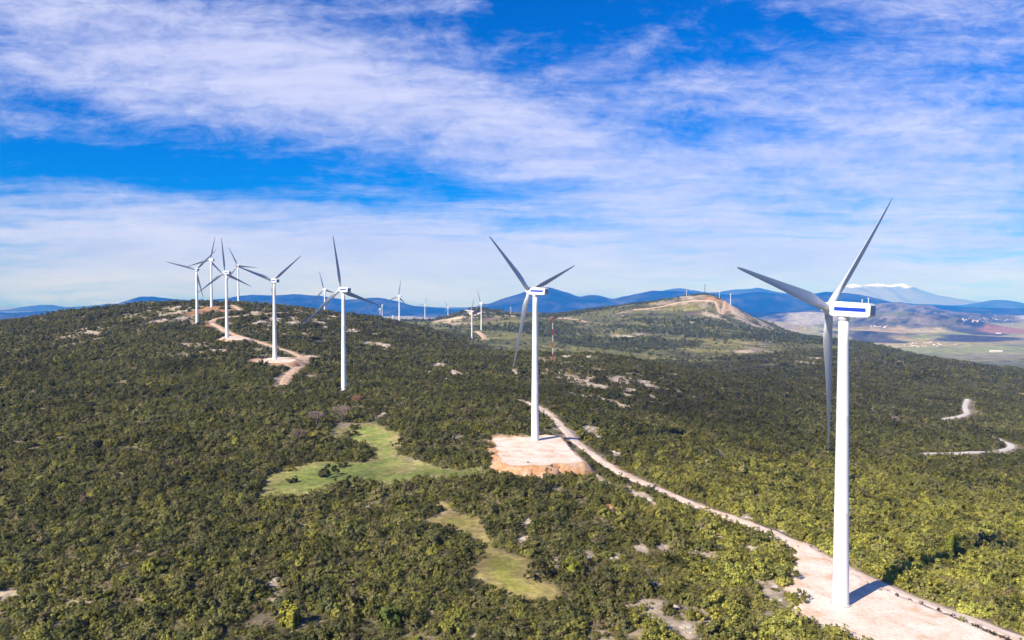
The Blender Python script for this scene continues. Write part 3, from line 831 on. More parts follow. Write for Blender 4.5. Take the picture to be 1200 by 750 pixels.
# the ones that show largest become objects of their own
a_, b2_ = PX / PY, (gzp - EYE) / PY
ppx = 600 + F * a_ / (CP - b2_ * SP); ppy = 375 - F * (SP + b2_ * CP) / (CP - b2_ * SP)
infr = (ppx > 4) & (ppx < 1196) & (ppy < 752)
score = np.where(infr, PS / PY, 0)
top = np.argsort(-score)[:285]
solo = np.zeros(len(PX), bool); solo[top] = True

def shrub_label(px, py):
    if px > 985 and py < 760:
        return ('leafy evergreen shrub in the scrub beyond the pale track, right of the nearest turbine', 'shrubs beyond the pale track')
    if px > 720: return ('evergreen shrub among pale rock patches, between the grassy strip and the nearest turbine pad', 'shrubs below the pale track')
    if px > 440: return ('evergreen shrub in the thicket around the lower end of the narrow grassy strip', 'shrubs around the grassy strip')
    return ('dark evergreen shrub in the dense scrub at the lower left of the hillside', 'shrubs of the lower slope')
for i in top:
    o = link('evergreen_shrub', SHRUBS[PV[i]])
    o.location = (PX[i], PY[i], gzp[i] - .08); s = PS[i]
    o.scale = (s, s, s * (.85 + .3 * random.random())); o.rotation_euler = (0, 0, random.random() * 6.28)
    o['tint'] = [float(c) for c in PT[i]]
    lb, gr = shrub_label(ppx[i], ppy[i])
    tag(o, lb, 'shrub', gr)

def scatter_object(name, meshes, x, y, z, s, v_, t):
    src = bpy.data.collections.new(name + '_kinds')
    for i, me in enumerate(meshes):
        ob = bpy.data.objects.new('kind_%02d' % i, me); src.objects.link(ob)
    me = bpy.data.meshes.new(name); n = len(x)
    me.vertices.add(n)
    me.vertices.foreach_set('co', np.column_stack([x, y, z]).astype(np.float32).ravel())
    def att_(nm, ty, key, arr):
        a = me.attributes.new(nm, ty, 'POINT'); a.data.foreach_set(key, np.ascontiguousarray(arr).ravel())
    att_('vid', 'INT', 'value', v_.astype(np.int32))
    att_('size', 'FLOAT_VECTOR', 'vector', np.column_stack([s, s, s * (.85 + .3 * rng.random(n))]).astype(np.float32))
    att_('turn', 'FLOAT_VECTOR', 'vector', np.column_stack([(rng.random((n, 2)) - .5) * .25, rng.random(n) * 6.283]).astype(np.float32))
    att_('tint', 'FLOAT_COLOR', 'color', np.column_stack([t, np.ones(n)]).astype(np.float32))
    ob = link(name, me)
    ng = bpy.data.node_groups.new(name, 'GeometryNodeTree')
    ng.interface.new_socket('Geometry', in_out='INPUT', socket_type='NodeSocketGeometry')
    ng.interface.new_socket('Geometry', in_out='OUTPUT', socket_type='NodeSocketGeometry')
    gi = ng.nodes.new('NodeGroupInput'); go = ng.nodes.new('NodeGroupOutput')
    mp = ng.nodes.new('GeometryNodeMeshToPoints')
    ip = ng.nodes.new('GeometryNodeInstanceOnPoints'); ci = ng.nodes.new('GeometryNodeCollectionInfo')
    ci.inputs['Collection'].default_value = src; ci.inputs['Separate Children'].default_value = True; ci.inputs['Reset Children'].default_value = True
    def na(nm, ty):
        q = ng.nodes.new('GeometryNodeInputNamedAttribute'); q.data_type = ty; q.inputs['Name'].default_value = nm
        return [o_ for o_ in q.outputs if o_.enabled and o_.name == 'Attribute'][0]
    L_ = ng.links.new
    L_(gi.outputs[0], mp.inputs['Mesh']); L_(mp.outputs[0], ip.inputs['Points']); L_(ci.outputs[0], ip.inputs['Instance'])
    ip.inputs['Pick Instance'].default_value = True
    L_(na('vid', 'INT'), ip.inputs['Instance Index'])
    L_(na('turn', 'FLOAT_VECTOR'), ip.inputs['Rotation']); L_(na('size', 'FLOAT_VECTOR'), ip.inputs['Scale'])
    L_(ip.outputs[0], go.inputs[0])
    md = ob.modifiers.new('scatter', 'NODES'); md.node_group = ng
    return tag(ob, kind='stuff')
k = ~solo
scatter_object('scrub_vegetation', SHRUBS + FARSH, PX[k], PY[k], gzp[k] - .08, PS[k], PV[k], PT[k])
print('plants', len(PX))

# single shrubs standing in the open grass, each with its own place
def lone(px, py, rad, label, tint, vi=0, name='evergreen_shrub', meshes=SHRUBS, zs=1.0):
    p = hit(px, py, 120, 1500)
    z = float(height(p[0:1], p[1:2])[0])
    o = link(name, meshes[vi]); o.location = (p[0], p[1], z - .05); o.scale = (rad, rad, rad * zs); o.rotation_euler = (0, 0, px)
    o['tint'] = list(tint)
    return tag(o, label, 'shrub')
DK = (.085, .084, .026); MD = (.13, .125, .034)
lone(382, 558, 3.6, 'broad round shrub alone in the middle of the green meadow', DK, 0)
lone(342, 565, 2.3, 'small dark shrub near the tapering left end of the green meadow', DK, 1)
lone(402, 547, 2.5, 'shrub casting a shadow on the meadow, just above the broad round one', DK, 3)
lone(409, 511, 3.2, 'low wide shrub in the upper part of the green meadow', DK, 4)
lone(416, 502.5, 3.0, 'topmost shrub of the green meadow, below the bare brown trees', DK, 1)
lone(393, 572, 3.3, 'greyish shrub of the joined pair at the lower meadow edge', (.14, .125, .05), 1)
lone(407, 570, 3.2, 'darker taller shrub of the joined pair at the lower meadow edge', DK, 0)
lone(428, 571, 3.2, 'flat shrub on the lower meadow rim, right of the joined pair', MD, 4)
lone(472, 525, 3.4, 'dark shrub at the tip of the thicket poking into the meadow', DK, 0)
lone(636, 677, 3.0, 'dense dark shrub on the right rim of the narrow grassy strip', (.09, .085, .03), 0, zs=1.1)
lone(512, 599, 2.5, 'dark shrub at the upper end of the narrow grassy strip', DK, 1)
lone(550, 657, 1.8, 'shadowed shrub on the left rim of the narrow grassy strip', DK, 3)
lone(309, 429, 5.0, 'dark bushy shrub standing on the red bank below the ridge turbine pad', (.05, .06, .02), 5)
lone(935, 706, 2.1, 'round bright green shrub at the left rim of the nearest gravel pad', (.21, .205, .035), 0, zs=1.1)

# conifers and bright young trees with trunk and crown
def conifer(px, py, hgt, label, tint, w=.34):
    p = hit(px, py, 120, 900); z = float(height(p[0:1], p[1:2])[0])
    e = empty('pine_tree', (p[0], p[1], z - .05), px)
    tag(e, label, 'tree', None)
    bm = bmesh.new()
    tube(bm, (0, 0, -.2), (.05, .03, hgt * .8), hgt * .028, hgt * .008, 8)
    r = random.Random(int(px))
    for i in range(14):
        t = .18 + .6 * i / 14; an = i * 2.4
        tube(bm, (0, 0, hgt * t), (math.cos(an) * hgt * w * (1 - t) * .9, math.sin(an) * hgt * w * (1 - t) * .9, hgt * (t + .07)), hgt * .01, hgt * .003, 5)
    link('trunk', from_bm('trunk', bm, M_bark), e)
    v_, f_ = leaf_cloud(42, 950, .16, (cone(w, 1.0) if w < .4 else dome(w * 1.05, .92)), int(px) + 5, core=.35)
    c = link('crown', mesh_np('crown', v_ * hgt, f_, M_leaf), e); c['tint'] = list(tint)
conifer(1115, 652, 5.4, 'bright green conical pine beyond the track, in the tower shadow line', (0.213, 0.246, 0.033))
conifer(176, 672, 4.4, 'pale green young pine standing out of the dark scrub at lower left', (0.327, 0.307, 0.053), .48)
conifer(341, 733, 4.2, 'vivid yellow-green young pine above the bottom edge of the dark scrub', (0.340, 0.320, 0.043), .48)
conifer(672, 672, 4.4, 'bright young pine beside the white rocks above the grassy strip', (0.270, 0.271, 0.043), .48)
conifer(457, 735, 4.8, 'tall dark green pine in the thicket left of the grassy strip', (0.143, 0.168, 0.033), .48)

def bare_tree(px, py, hgt, label, tint):
    p = hit(px, py, 120, 900); z = float(height(p[0:1], p[1:2])[0])
    e = empty('bare_tree', (p[0], p[1], z - .05), px); tag(e, label, 'tree', 'leafless trees above the meadow')
    r = random.Random(int(px)); bm = bmesh.new()
    tube(bm, (0, 0, -.3), (.1, 0, hgt * .35), hgt * .045, hgt * .035, 8)
    link('trunk', from_bm('trunk', bm, M_bark), e)
    bm = bmesh.new()
    def grow(p0, d, L, rad, lv):
        p1 = p0 + d * L; tube(bm, p0, p1, max(rad, .07), max(rad * .6, .06), 4 if lv else 5)
        if lv >= 4: return
        for _ in range(3 if lv < 3 else 4):
            nd = (d + Vector((r.gauss(0, .55), r.gauss(0, .55), r.gauss(.12, .35)))).normalized()
            grow(p1, nd, L * (.62 + .2 * r.random()), rad * .6, lv + 1)
    for i in range(6):
        an = i * 1.05 + r.random() * .5
        grow(Vector((.1, 0, hgt * .33)), Vector((math.cos(an) * .8, math.sin(an) * .8, .75)).normalized(), hgt * .22, hgt * .03, 0)
    c = link('crown', from_bm('crown', bm, M_twig), e); c['tint'] = list(tint)
bare_tree(371, 499, 8.5, 'rounded leafless grey-brown tree at the left above the meadow', (.30, .21, .18))
bare_tree(401, 495, 10.0, 'wide leafless grey-brown tree, largest above the meadow', (.31, .225, .19))
bare_tree(419, 475.5, 7.0, 'reddish leafless tree behind the other bare trees above the meadow', (.36, .17, .11))
bare_tree(351, 518, 6.5, 'small faint leafless tree in the dark scrub left of the meadow', (.26, .18, .15))

# tufts growing along the rims of the two gravel pads
def tuft(x, y, rad, label, grp, vi):
    z = float(height(np.array([x]), np.array([y]))[0])
    return x, y, z
def rim_shrub(px, py, zp, rad, vi, label, group):
    x, y = on_plane(px, py, zp)
    o = link('rim_shrub', SHRUBS[vi]); o.location = (x, y, zp - .1); o.scale = (rad, rad, rad * 1.1); o.rotation_euler = (0, 0, px)
    o['tint'] = [.028, .03, .02]; tag(o, label, 'shrub', group)
for i, (zx, zy) in enumerate([(705, 460), (755, 475), (800, 492), (865, 515), (920, 540), (1005, 576), (1022, 584), (1060, 600), (1082, 611), (1112, 622), (1135, 632), (640, 438)]):
    rim_shrub(840 + zx * .3, 560 + zy * .3, PAD1_Z, .36 + .18 * random.random(), i % 4, 'small dark bush in the row between the nearest gravel pad and the track', 'dark bushes along the nearest pad')
for i, (zx, zy) in enumerate([(350, 400), (425, 395), (505, 400), (630, 395), (712, 378), (755, 390), (890, 382), (995, 378), (745, 432), (310, 345), (265, 325), (200, 218), (225, 270), (320, 380)]):
    rim_shrub(560 + zx * .11667 + random.uniform(-1.5, 1.5), 496.2 + zy * .11667 + random.uniform(-.9, .9), PAD2_Z - random.random() * .5, .22 + .42 * random.random() ** 2, i % 4, 'small dark bush on the rim of the red bank below the middle turbine', 'dark bushes on the red bank')

# limestone blocks lying on the bare ground
def rock_mesh(seed):
    r = np.random.default_rng(seed); bm = bmesh.new()
    bmesh.ops.create_icosphere(bm, subdivisions=3, radius=1)
    k = r.normal(size=(9, 3)); k /= np.linalg.norm(k, axis=1)[:, None]; dd = .55 + .4 * r.random(9)
    for v_ in bm.verts:
        c = np.array(v_.co)
        for q, d_ in zip(k, dd):
            s = c @ q
            if s > d_: c = c - q * (s - d_) * .9
        c += r.normal(size=3) * .03
        v_.co = Vector((c[0] * 1.2, c[1], c[2] * .55))
    return from_bm('limestone', bm, M_rock)
ROCKS = [rock_mesh(i) for i in range(5)]
rx_, ry_, rs_ = [], [], []
for (cx, cy, ax, ay, k_) in BARE:
    if k_ != 'w' or cy > 1100: continue
    n = int(np.clip(ax * ay * .35, 6, 90))
    q = rng.normal(size=(n, 2)) * .45
    rx_.append(cx + q[:, 0] * ax); ry_.append(cy + q[:, 1] * ay); rs_.append((.14 + .75 * rng.random(n) ** 3.5) * (1 + cy / 600))
xx, yy = scatter(130, 700, 7); kk = fbm(xx, yy, 30, 3, 117) > .6; xx, yy = xx[kk], yy[kk]
rx_.append(xx); ry_.append(yy); rs_.append(.15 + .35 * rng.random(len(xx)) ** 2)
rx_, ry_, rs_ = np.concatenate(rx_), np.concatenate(ry_), np.concatenate(rs_)
kk = (road_mask(rx_, ry_, .8) < .1) & (poly_sd(rx_, ry_, pad1) > 1) & (poly_sd(rx_, ry_, pad2) > 5) & (poly_sd(rx_, ry_, meadow) > 0) & (poly_sd(rx_, ry_, strip) > 0)
rx_, ry_, rs_ = rx_[kk], ry_[kk], rs_[kk]
scatter_object('limestone_rubble', ROCKS, rx_, ry_, height(rx_, ry_) - rs_ * .12, rs_, rng.integers(0, 5, len(rx_)), np.full((len(rx_), 3), .4))

# ------------------------------------------------------------------ wind turbines
HUB_H, BL = 67.0, 36.0
def blade_mesh():
    st = [(0, 1.75, 1, 0), (.03, 1.75, 1, 0), (.055, 1.8, .95, 10), (.09, 2.05, .72, 15), (.13, 2.5, .50, 15), (.17, 2.8, .38, 13.5), (.22, 2.85, .31, 12), (.3, 2.6, .26, 9), (.4, 2.25, .23, 6.5), (.5, 1.92, .21, 4.5), (.6, 1.6, .20, 3), (.7, 1.3, .19, 1.8), (.8, 1.02, .18, .8), (.9, .75, .17, 0), (.96, .52, .16, -.4), (.99, .28, .16, -.6), (1, .08, .16, -.6)]
    M_ = 20; V = []
    for (f, c, th, tw) in st:
        r = .6 + f * (BL - .6); w = ss(.03, .16, np.array(f))
        for k in range(M_):
            t = 2 * math.pi * k / M_
            ex, ey = .5 * c * math.cos(t), .5 * c * math.sin(t)
            s = .5 - .5 * math.cos(t)                          # 0 leading edge, 1 trailing edge
            yt = 5 * th * c * (.2969 * math.sqrt(max(s, 0)) - .126 * s - .3516 * s * s + .2843 * s ** 3 - .1015 * s ** 4)
            ax = (s - .32) * c; ay = yt if t < math.pi else -yt * .75
            x = ex * (1 - w) * -1 + ax * w; y = ey * (1 - w) + ay * w
            a = R(tw); X = x * math.cos(a) - y * math.sin(a); Y = x * math.sin(a) + y * math.cos(a)
            V.append((X + .25 * f * f, Y + .9 * f * f, r))
    fa = []
    n = len(st)
    for i in range(n - 1):
        for k in range(M_):
            a = i * M_ + k; b_ = i * M_ + (k + 1) % M_
            fa.append((a, b_, b_ + M_, a + M_))
    me = mesh_np('blade', V, fa, M_blade, True)
    bm = bmesh.new(); bm.from_mesh(me); bm.verts.ensure_lookup_table()
    bm.faces.new([bm.verts[(n - 1) * M_ + k] for k in range(M_)]); bm.faces.new([bm.verts[k] for k in reversed(range(M_))])
    bmesh.ops.recalc_face_normals(bm, faces=bm.faces); bm.to_mesh(me); bm.free()
    me.polygons.foreach_set('use_smooth', np.ones(len(me.polygons), bool))
    return me
BLADE = blade_mesh()
# tower: three rolled sections with faint flange rings
tw_prof = [(1.98, -3.0), (1.98, .15), (1.82, .16)]
for z in (.3, 10, 20, 21.0, 21.06, 21.3, 21.36, 30, 40, 43, 43.06, 43.3, 43.36, 52, 60, 65.3):
    rr = 1.80 - (1.80 - 1.08) * z / 65.3
    if z in (21.06, 21.3, 43.06, 43.3): rr += .012
    tw_prof.append((rr, z))
bm = lathe(tw_prof, 40); TOWER = from_bm('tower', bm, M_white, True)
bm = lathe([(2.25, -1.2), (2.25, .10), (2.15, .16), (1.7, .17)], 40); BASE = from_bm('foundation', bm, M_conc)
bm = bmesh.new(); bmesh.ops.create_cube(bm, size=1)
for v_ in bm.verts: v_.co = Vector((v_.co.x * .9, v_.co.y * .12 - 1.79, v_.co.z * 2.1 + 1.75))
bmesh.ops.bevel(bm, geom=bm.edges[:], offset=.05, segments=2, affect='EDGES'); DOOR = from_bm('door', bm, M_grey)
# nacelle: a long housing narrowed at the nose, its tail cut on a slant; +y is the nose
def loft(sections, m, bev=.22):
    bm = bmesh.new(); rings = []
    for (y, w0, w1, zb, zt) in sections:
        rings.append([bm.verts.new(v_) for v_ in ((-w0, y, zb), (w0, y, zb), (w1, y, zt), (-w1, y, zt))])
    for a, b_ in zip(rings, rings[1:]):
        for i in range(4): bm.faces.new((a[i], a[(i + 1) % 4], b_[(i + 1) % 4], b_[i]))
    bm.faces.new(rings[0][::-1]); bm.faces.new(rings[-1])
    bmesh.ops.recalc_face_normals(bm, faces=bm.faces)
    bmesh.ops.bevel(bm, geom=[e for e in bm.edges], offset=bev, segments=3, affect='EDGES', clamp_overlap=True)
    return from_bm('nacelle', bm, m)
NAC = loft([(-6.6, 1.50, 1.35, -1.25, 1.35), (-5.9, 1.60, 1.50, -1.50, 1.60), (1.6, 1.60, 1.50, -1.62, 1.78), (2.7, 1.35, 1.2, -1.35, 1.55)], M_white, .16)
bm = bmesh.new()
for sx in (-1, 1):
    def px_(z): return sx * (1.60 - (z + 1.55) / 3.3 * .10 + .012)
    z0, z1 = -.30, .55
    v8 = []
    for z in (z0, z1):
        for y in (-5.75, 1.5):
            v8.append(bm.verts.new((px_(z), y, z)))
    v8b = [bm.verts.new((v_.co.x - sx * .10, v_.co.y, v_.co.z)) for v_ in v8]
    bm.faces.new((v8[0], v8[1], v8[3], v8[2])); bm.faces.new((v8b[2], v8b[3], v8b[1], v8b[0]))
    for a, b_ in ((0, 1), (1, 3), (3, 2), (2, 0)): bm.faces.new((v8[b_], v8[a], v8b[a], v8b[b_]))
bmesh.ops.recalc_face_normals(bm, faces=bm.faces)
STRIPE = from_bm('blue_stripe', bm, M_blue)
bm = bmesh.new()
for y, h in ((-5.5, 1.25), (-4.1, .85)):
    tube(bm, (0, y, 1.45), (0, y, 1.55 + h), .09, .06, 8)
    for k in range(3):
        an = k * 2.1; tube(bm, (0, y, 1.5 + h), (.25 * math.cos(an), y + .25 * math.sin(an), 1.5 + h), .03, .07, 6)
MASTS = from_bm('wind_sensor', bm, M_mwhite)
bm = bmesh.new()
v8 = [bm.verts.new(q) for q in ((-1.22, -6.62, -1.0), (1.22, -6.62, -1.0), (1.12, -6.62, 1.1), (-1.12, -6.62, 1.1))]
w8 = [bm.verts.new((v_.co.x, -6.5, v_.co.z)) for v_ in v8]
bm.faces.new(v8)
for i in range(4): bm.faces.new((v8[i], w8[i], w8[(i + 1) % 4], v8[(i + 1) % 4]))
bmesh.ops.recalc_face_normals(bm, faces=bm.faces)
TAIL_SHADE = from_bm('tail_shade', bm, M_grey)  # grey panel that puts the rear face's shade into its colour
bm = lathe([(.95, 2.7 - 3.7), (1.25, -.9), (1.42, -.5), (1.42, .35), (1.22, .95), (.85, 1.45), (.4, 1.75), (.05, 1.85)], 32)
bmesh.ops.rotate(bm, verts=bm.verts, cent=(0, 0, 0), matrix=Matrix.Rotation(-math.pi / 2, 3, 'X'))
HUB = from_bm('rotor_hub', bm, M_white, True)
bm = lathe([(1.25, -.55), (1.25, .3)], 32); YAW = from_bm('yaw_collar', bm, M_white, True)

TLAB = [
 'nearest and tallest white wind turbine, on the large gravel pad beside the track',
 'white wind turbine on the square red-banked pad in the middle of the scrub',
 'white wind turbine rising straight from dark scrub, above the bare trees and meadow',
 'white wind turbine on the wide pale pad where the ridge track forks',
 'white wind turbine on a small pale pad beside the winding ridge track',
 'white wind turbine where the ridge track bends, leftmost of the group',
 'white wind turbine by the red excavation on the left crest',
 'white wind turbine farthest along the left crest, beside the short crest track',
 'white wind turbine half hidden behind the ridge, left of the one above the meadow',
 'white wind turbine with upright blade on a small pale clearing past the ridge',
 'distant right-hand turbine of the close pair against the blue mountains',
 'distant left-hand turbine of the close pair against the blue mountains',
 'distant short-looking turbine with raised arms sunk behind the dark ridge',
 'distant turbine standing at the left foot of the pale quarry slope',
 'distant turbine standing in front of the pale quarry slope',
 'distant turbine with its foot left of the pale valley clearing',
 'distant turbine rising behind the pale valley clearing, above the quarry hill',
 'small far turbine on the bare summit hill, left of the steel mast',
 'small far turbine on the bare summit hill, just right of the steel mast',
 'small far turbine at the right end of the bare summit hill',
 'tiny faint turbine on the slope between quarry hill and middle turbine']
parts = [('foundation', BASE, (0, 0, 0)), ('tower', TOWER, (0, 0, 0)), ('yaw_collar', YAW, (0, 0, 65.4))]
for k, ((px, py, d, hd, th, tl, hh, L), p) in enumerate(zip(TURB, TPOS)):
    root = empty('wind_turbine', p, R(-hd))
    tag(root, TLAB[k], 'wind turbine', 'wind turbines on the hills')
    H = 67.0 if py is None else hh
    sc = H / 67.0
    root.scale = (sc, sc, sc)
    for nm, me, loc in parts:
        o = link(nm, me, root); o.location = loc
        if nm == 'door': o.rotation_euler = (0, 0, R(-60))
    o = link('nacelle', NAC, root); o.location = (0, 0, 67.25); o.rotation_euler = (R(2.5), 0, 0)
    link('blue_stripe', STRIPE, o); link('wind_sensor', MASTS, o); link('tail_shade', TAIL_SHADE, o)
    tilt = R(tl)
    hubp = Vector((0, 3.65 * math.cos(tilt), 67.0 + 3.65 * math.sin(tilt)))
    h_ = link('rotor_hub', HUB, root); h_.location = hubp; h_.rotation_euler = (tilt, 0, 0)
    bs = (L / sc) / BL if d < 2600 else L / sc / BL
    for q in range(3):
        b_ = link('blade', BLADE, root)
        m_ = Matrix.Translation(hubp) @ Matrix.Rotation(tilt, 4, 'X') @ Matrix.Rotation(R(th + 120 * q), 4, 'Y')
        b_.matrix_local = m_ @ Matrix.Diagonal((1, 1, bs, 1))

# ------------------------------------------------------------------ masts
def lattice(name, p, hgt, half, bands, label, cat):
    e = empty(name, p, .3); tag(e, label, cat)
    n = len(bands); sec = hgt / n
    cor = [(half * math.cos(a), half * math.sin(a)) for a in (0, 2.0944, 4.18879)]
    rods = max(.05, half * .17)
    for i, m in enumerate(bands):
        bm = bmesh.new(); z0, z1 = i * sec, (i + 1) * sec
        for a in range(3):
            x, y = cor[a]; X, Y = cor[(a + 1) % 3]
            tube(bm, (x, y, z0), (x, y, z1), rods, rods, 6)
            nb = max(3, int(sec / (half * 1.7)))
            for j in range(nb):
                u0 = z0 + sec * j / nb; u1 = z0 + sec * (j + 1) / nb
                tube(bm, (x, y, u0), (X, Y, u1), rods * .6, rods * .6, 4)
                tube(bm, (x, y, u1), (X, Y, u1), rods * .6, rods * .6, 4)
        link('mast_section', from_bm('mast_section', bm, m), e)
    return e
mp_ = hit(647.7, 422.5, 700, 1000); mp_[2] = float(height(mp_[0:1], mp_[1:2])[0])
mh = (422.5 - 371) / F * mp_[1]
mast = lattice('lattice_mast', mp_, mh, .62, [M_red, M_mwhite, M_red, M_mwhite, M_red, M_mwhite, M_red], 'slim red and white banded lattice mast on the rocky ridge behind the middle turbine', 'mast')
for i in range(3):
    for f in (.5, .95):
        a = i * 2.0944 + .3
        bm = bmesh.new(); g = (math.cos(a) * 28, math.sin(a) * 28)
        gz_ = float(height(np.array([mp_[0] + math.cos(a + .3) * 28]), np.array([mp_[1] + math.sin(a + .3) * 28]))[0]) - mp_[2]
        tube(bm, (0, 0, mh * f), (g[0], g[1], gz_), .035, .035, 4)
        link('guy_wire', from_bm('guy_wire', bm, M_grey), mast)
bm = bmesh.new()
for z in (.35, .7, .985):
    tube(bm, (0, 0, mh * z), (2.2, 0, mh * z), .05, .04, 5); tube(bm, (2.2, 0, mh * z), (2.2, 0, mh * z + .6), .06, .12, 6)
link('sensor_boom', from_bm('sensor_boom', bm, M_grey), mast)
tp_ = hit(826, 344.2, 2500, 3400)
lattice('lattice_mast', tp_, 10.5 / F * tp_[1], 1.6, [M_dark, M_dark], 'dark steel lattice mast on top of the bare summit hill', 'mast')

# ------------------------------------------------------------------ village and sheds on the plain
def house_mesh(w, l, h, seed):
    bm = bmesh.new()
    P_ = [(-w, -l, -4), (w, -l, -4), (w, l, -4), (-w, l, -4), (-w, -l, h), (w, -l, h), (w, l, h), (-w, l, h)]
    v_ = [bm.verts.new(q) for q in P_]
    for f in ((0, 1, 5, 4), (1, 2, 6, 5), (2, 3, 7, 6), (3, 0, 4, 7)): bm.faces.new([v_[i] for i in f])
    e_ = .4; rt = h + w * .55
    r = [bm.verts.new(q) for q in ((-w - e_, -l - e_, h - .1), (w + e_, -l - e_, h - .1), (w + e_, l + e_, h - .1), (-w - e_, l + e_, h - .1), (0, -l - e_, rt), (0, l + e_, rt))]
    for f in ((0, 4, 5, 3), (1, 2, 5, 4), (0, 1, 4), (2, 3, 5), (3, 2, 1, 0)):
        q = bm.faces.new([r[i] for i in f]); q.material_index = 1 if len(f) == 4 and f != (3, 2, 1, 0) else 0
    return from_bm('house', bm, [M_house, M_roof])
HOUSES = [house_mesh(7, 9, 7, 0), house_mesh(6, 12, 6, 1), house_mesh(9, 9, 10, 2)]
spots = []
rr = random.Random(5)
for _ in range(70): spots.append((rr.uniform(1128, 1212), rr.gauss(374.8, 1.8), 'white house in the pale town under the far blue hills', 'houses of the far town'))
for _ in range(22): spots.append((rr.gauss(1085, 14), rr.gauss(404, 1.2), 'white house of the scattered hamlet among dark trees on the plain', 'houses of the plain hamlet'))
for _ in range(18): spots.append((rr.uniform(1020, 1046), rr.gauss(383.2, .9), 'white house in the village below the round hill on the plain', 'houses below the round hill'))
for _ in range(10): spots.append((rr.uniform(925, 975), rr.gauss(383, 1.4), 'white house on the pale plain behind the nearest turbine tower', 'houses behind the nearest tower'))
for px, py, lb, gr in spots:
    p = hit(px, py, 5000, 14500)
    o = link('village_house', rr.choice(HOUSES)); o.location = p; o.rotation_euler = (0, 0, rr.uniform(0, 3.1)); s = rr.uniform(.5, 1.0); o.scale = (s, s, s)
    tag(o, lb, 'house', gr)
def shed(px, py, w, l, h, lb):
    p = hit(px, py, 5000, 14500)
    bm = bmesh.new(); bmesh.ops.create_cube(bm, size=1)
    for v_ in bm.verts: v_.co = Vector((v_.co.x * w, v_.co.y * l, (v_.co.z + .3) * h))
    top_ = [v_ for v_ in bm.verts if v_.co.z > 0]
    e = empty('warehouse', p, .05); tag(e, lb, 'warehouse')
    link('wall', from_bm('wall', bm, M_house), e)
    bm = bmesh.new()
    z = h * .8 + .02
    r = [bm.verts.new(q) for q in ((-w / 2 - .6, -l / 2 - .6, z), (w / 2 + .6, -l / 2 - .6, z), (w / 2 + .6, l / 2 + .6, z), (-w / 2 - .6, l / 2 + .6, z), (-w / 2 - .6, 0, z + l * .16), (w / 2 + .6, 0, z + l * .16))]
    for f in ((0, 1, 5, 4), (2, 3, 4, 5), (0, 4, 3), (1, 2, 5), (3, 2, 1, 0)): bm.faces.new([r[i] for i in f])
    link('roof', from_bm('roof', bm, M_mwhite), e)
shed(1167, 412.6, 78, 26, 11, 'long white warehouse at the edge of the dark wood on the plain')
shed(1170, 391.2, 46, 24, 11, 'small white warehouse above the red ploughed field')

# ------------------------------------------------------------------ mountains
def mountain_mat(name, stops, snow=None):
    m, nt, b, o = mat(name)
    P = pos(nt)
    n1 = noise(nt, P, .0011, 8, .66)
    c = ramp(nt, n1, stops)
    if snow is not None:
        sp = nt.nodes.new('ShaderNodeSeparateXYZ'); nt.links.new(P, sp.inputs[0])
        n2 = noise(nt, P, .0022, 6, .65)
        h = math_(nt, 'ADD', sp.outputs['Z'], math_(nt, 'MULTIPLY', math_(nt, 'SUBTRACT', n2, .5), 520))
        f = math_(nt, 'MULTIPLY_ADD', h, 1 / 110.0, -snow / 110.0, True)
        c = mixc(nt, f, c, (.76, .80, .86))
    nt.links.new(c, b.inputs['Base Color']); b.inputs['Roughness'].default_value = .95; b.inputs['Specular IOR Level'].default_value = .1
    return m
M_mtn = mountain_mat('far_forested_slopes', [(.35, (.003, .010, .012)), (.46, (.008, .016, .016)), (.56, (.035, .036, .033)), (.68, (.085, .08, .072))])  # the paler stops paint sunlit patches into the forest colour
M_mtn2 = mountain_mat('far_bare_slopes', [(.35, (.03, .035, .03)), (.55, (.05, .055, .05)), (.72, (.09, .085, .08))])

def mountain(dist, prof, depth, m, seed, rough=.5, fall=1.5):
    P_ = np.array(prof, float)
    x0, x1 = P_[0, 0], P_[-1, 0]
    nx = int((x1 - x0) / 1.6) + 2; ny = 61
    pxs = np.linspace(x0, x1, nx)
    u = (pxs - 600) / F
    s = np.linspace(0, nx, nx)
    py = pchip(P_[:, 0], P_[:, 1:2], pxs)[:, 0]
    py = py + 1.5 * (fbm(pxs, pxs * 0 + seed, 26, 4, seed) - .5) * np.clip((372 - py) / 12, 0, 1)
    ze = np.array([EYE + ray(600, q)[1] * dist for q in py])
    t = np.linspace(-1, 1, ny)
    T_, X_ = np.meshgrid(t, u * dist); Z0 = np.repeat(ze[:, None], ny, 1)
    Yd = dist + T_ * depth
    spur = fbm(X_, Yd, dist * .075, 5, seed); rid = 1 - np.abs(2 * fbm(X_, Yd, dist * .05, 4, seed + 3) - 1)
    k = np.clip(1 - np.abs(T_) ** 1.15, 0, 1)
    warp = np.clip(np.abs(T_) * 2.2, 0, 1)
    k = k * (1 - rough * warp * (1 - k * .3) * (1.15 - .6 * spur - .75 * rid + .15))
    k = np.clip(k, 0, 1)
    fl = EYE - 418
    Z = fl - 60 + (Z0 - fl + 60) * k
    Z += (fbm(X_, Yd, dist * .012, 3, seed + 9) - .5) * dist * .0016 * k
    V = np.stack([X_, Yd, Z], -1).reshape(-1, 3)
    o = link('mountains', mesh_np('mountains', V, grid_faces(nx, ny), m, True)); tag(o, kind='structure')
    return o
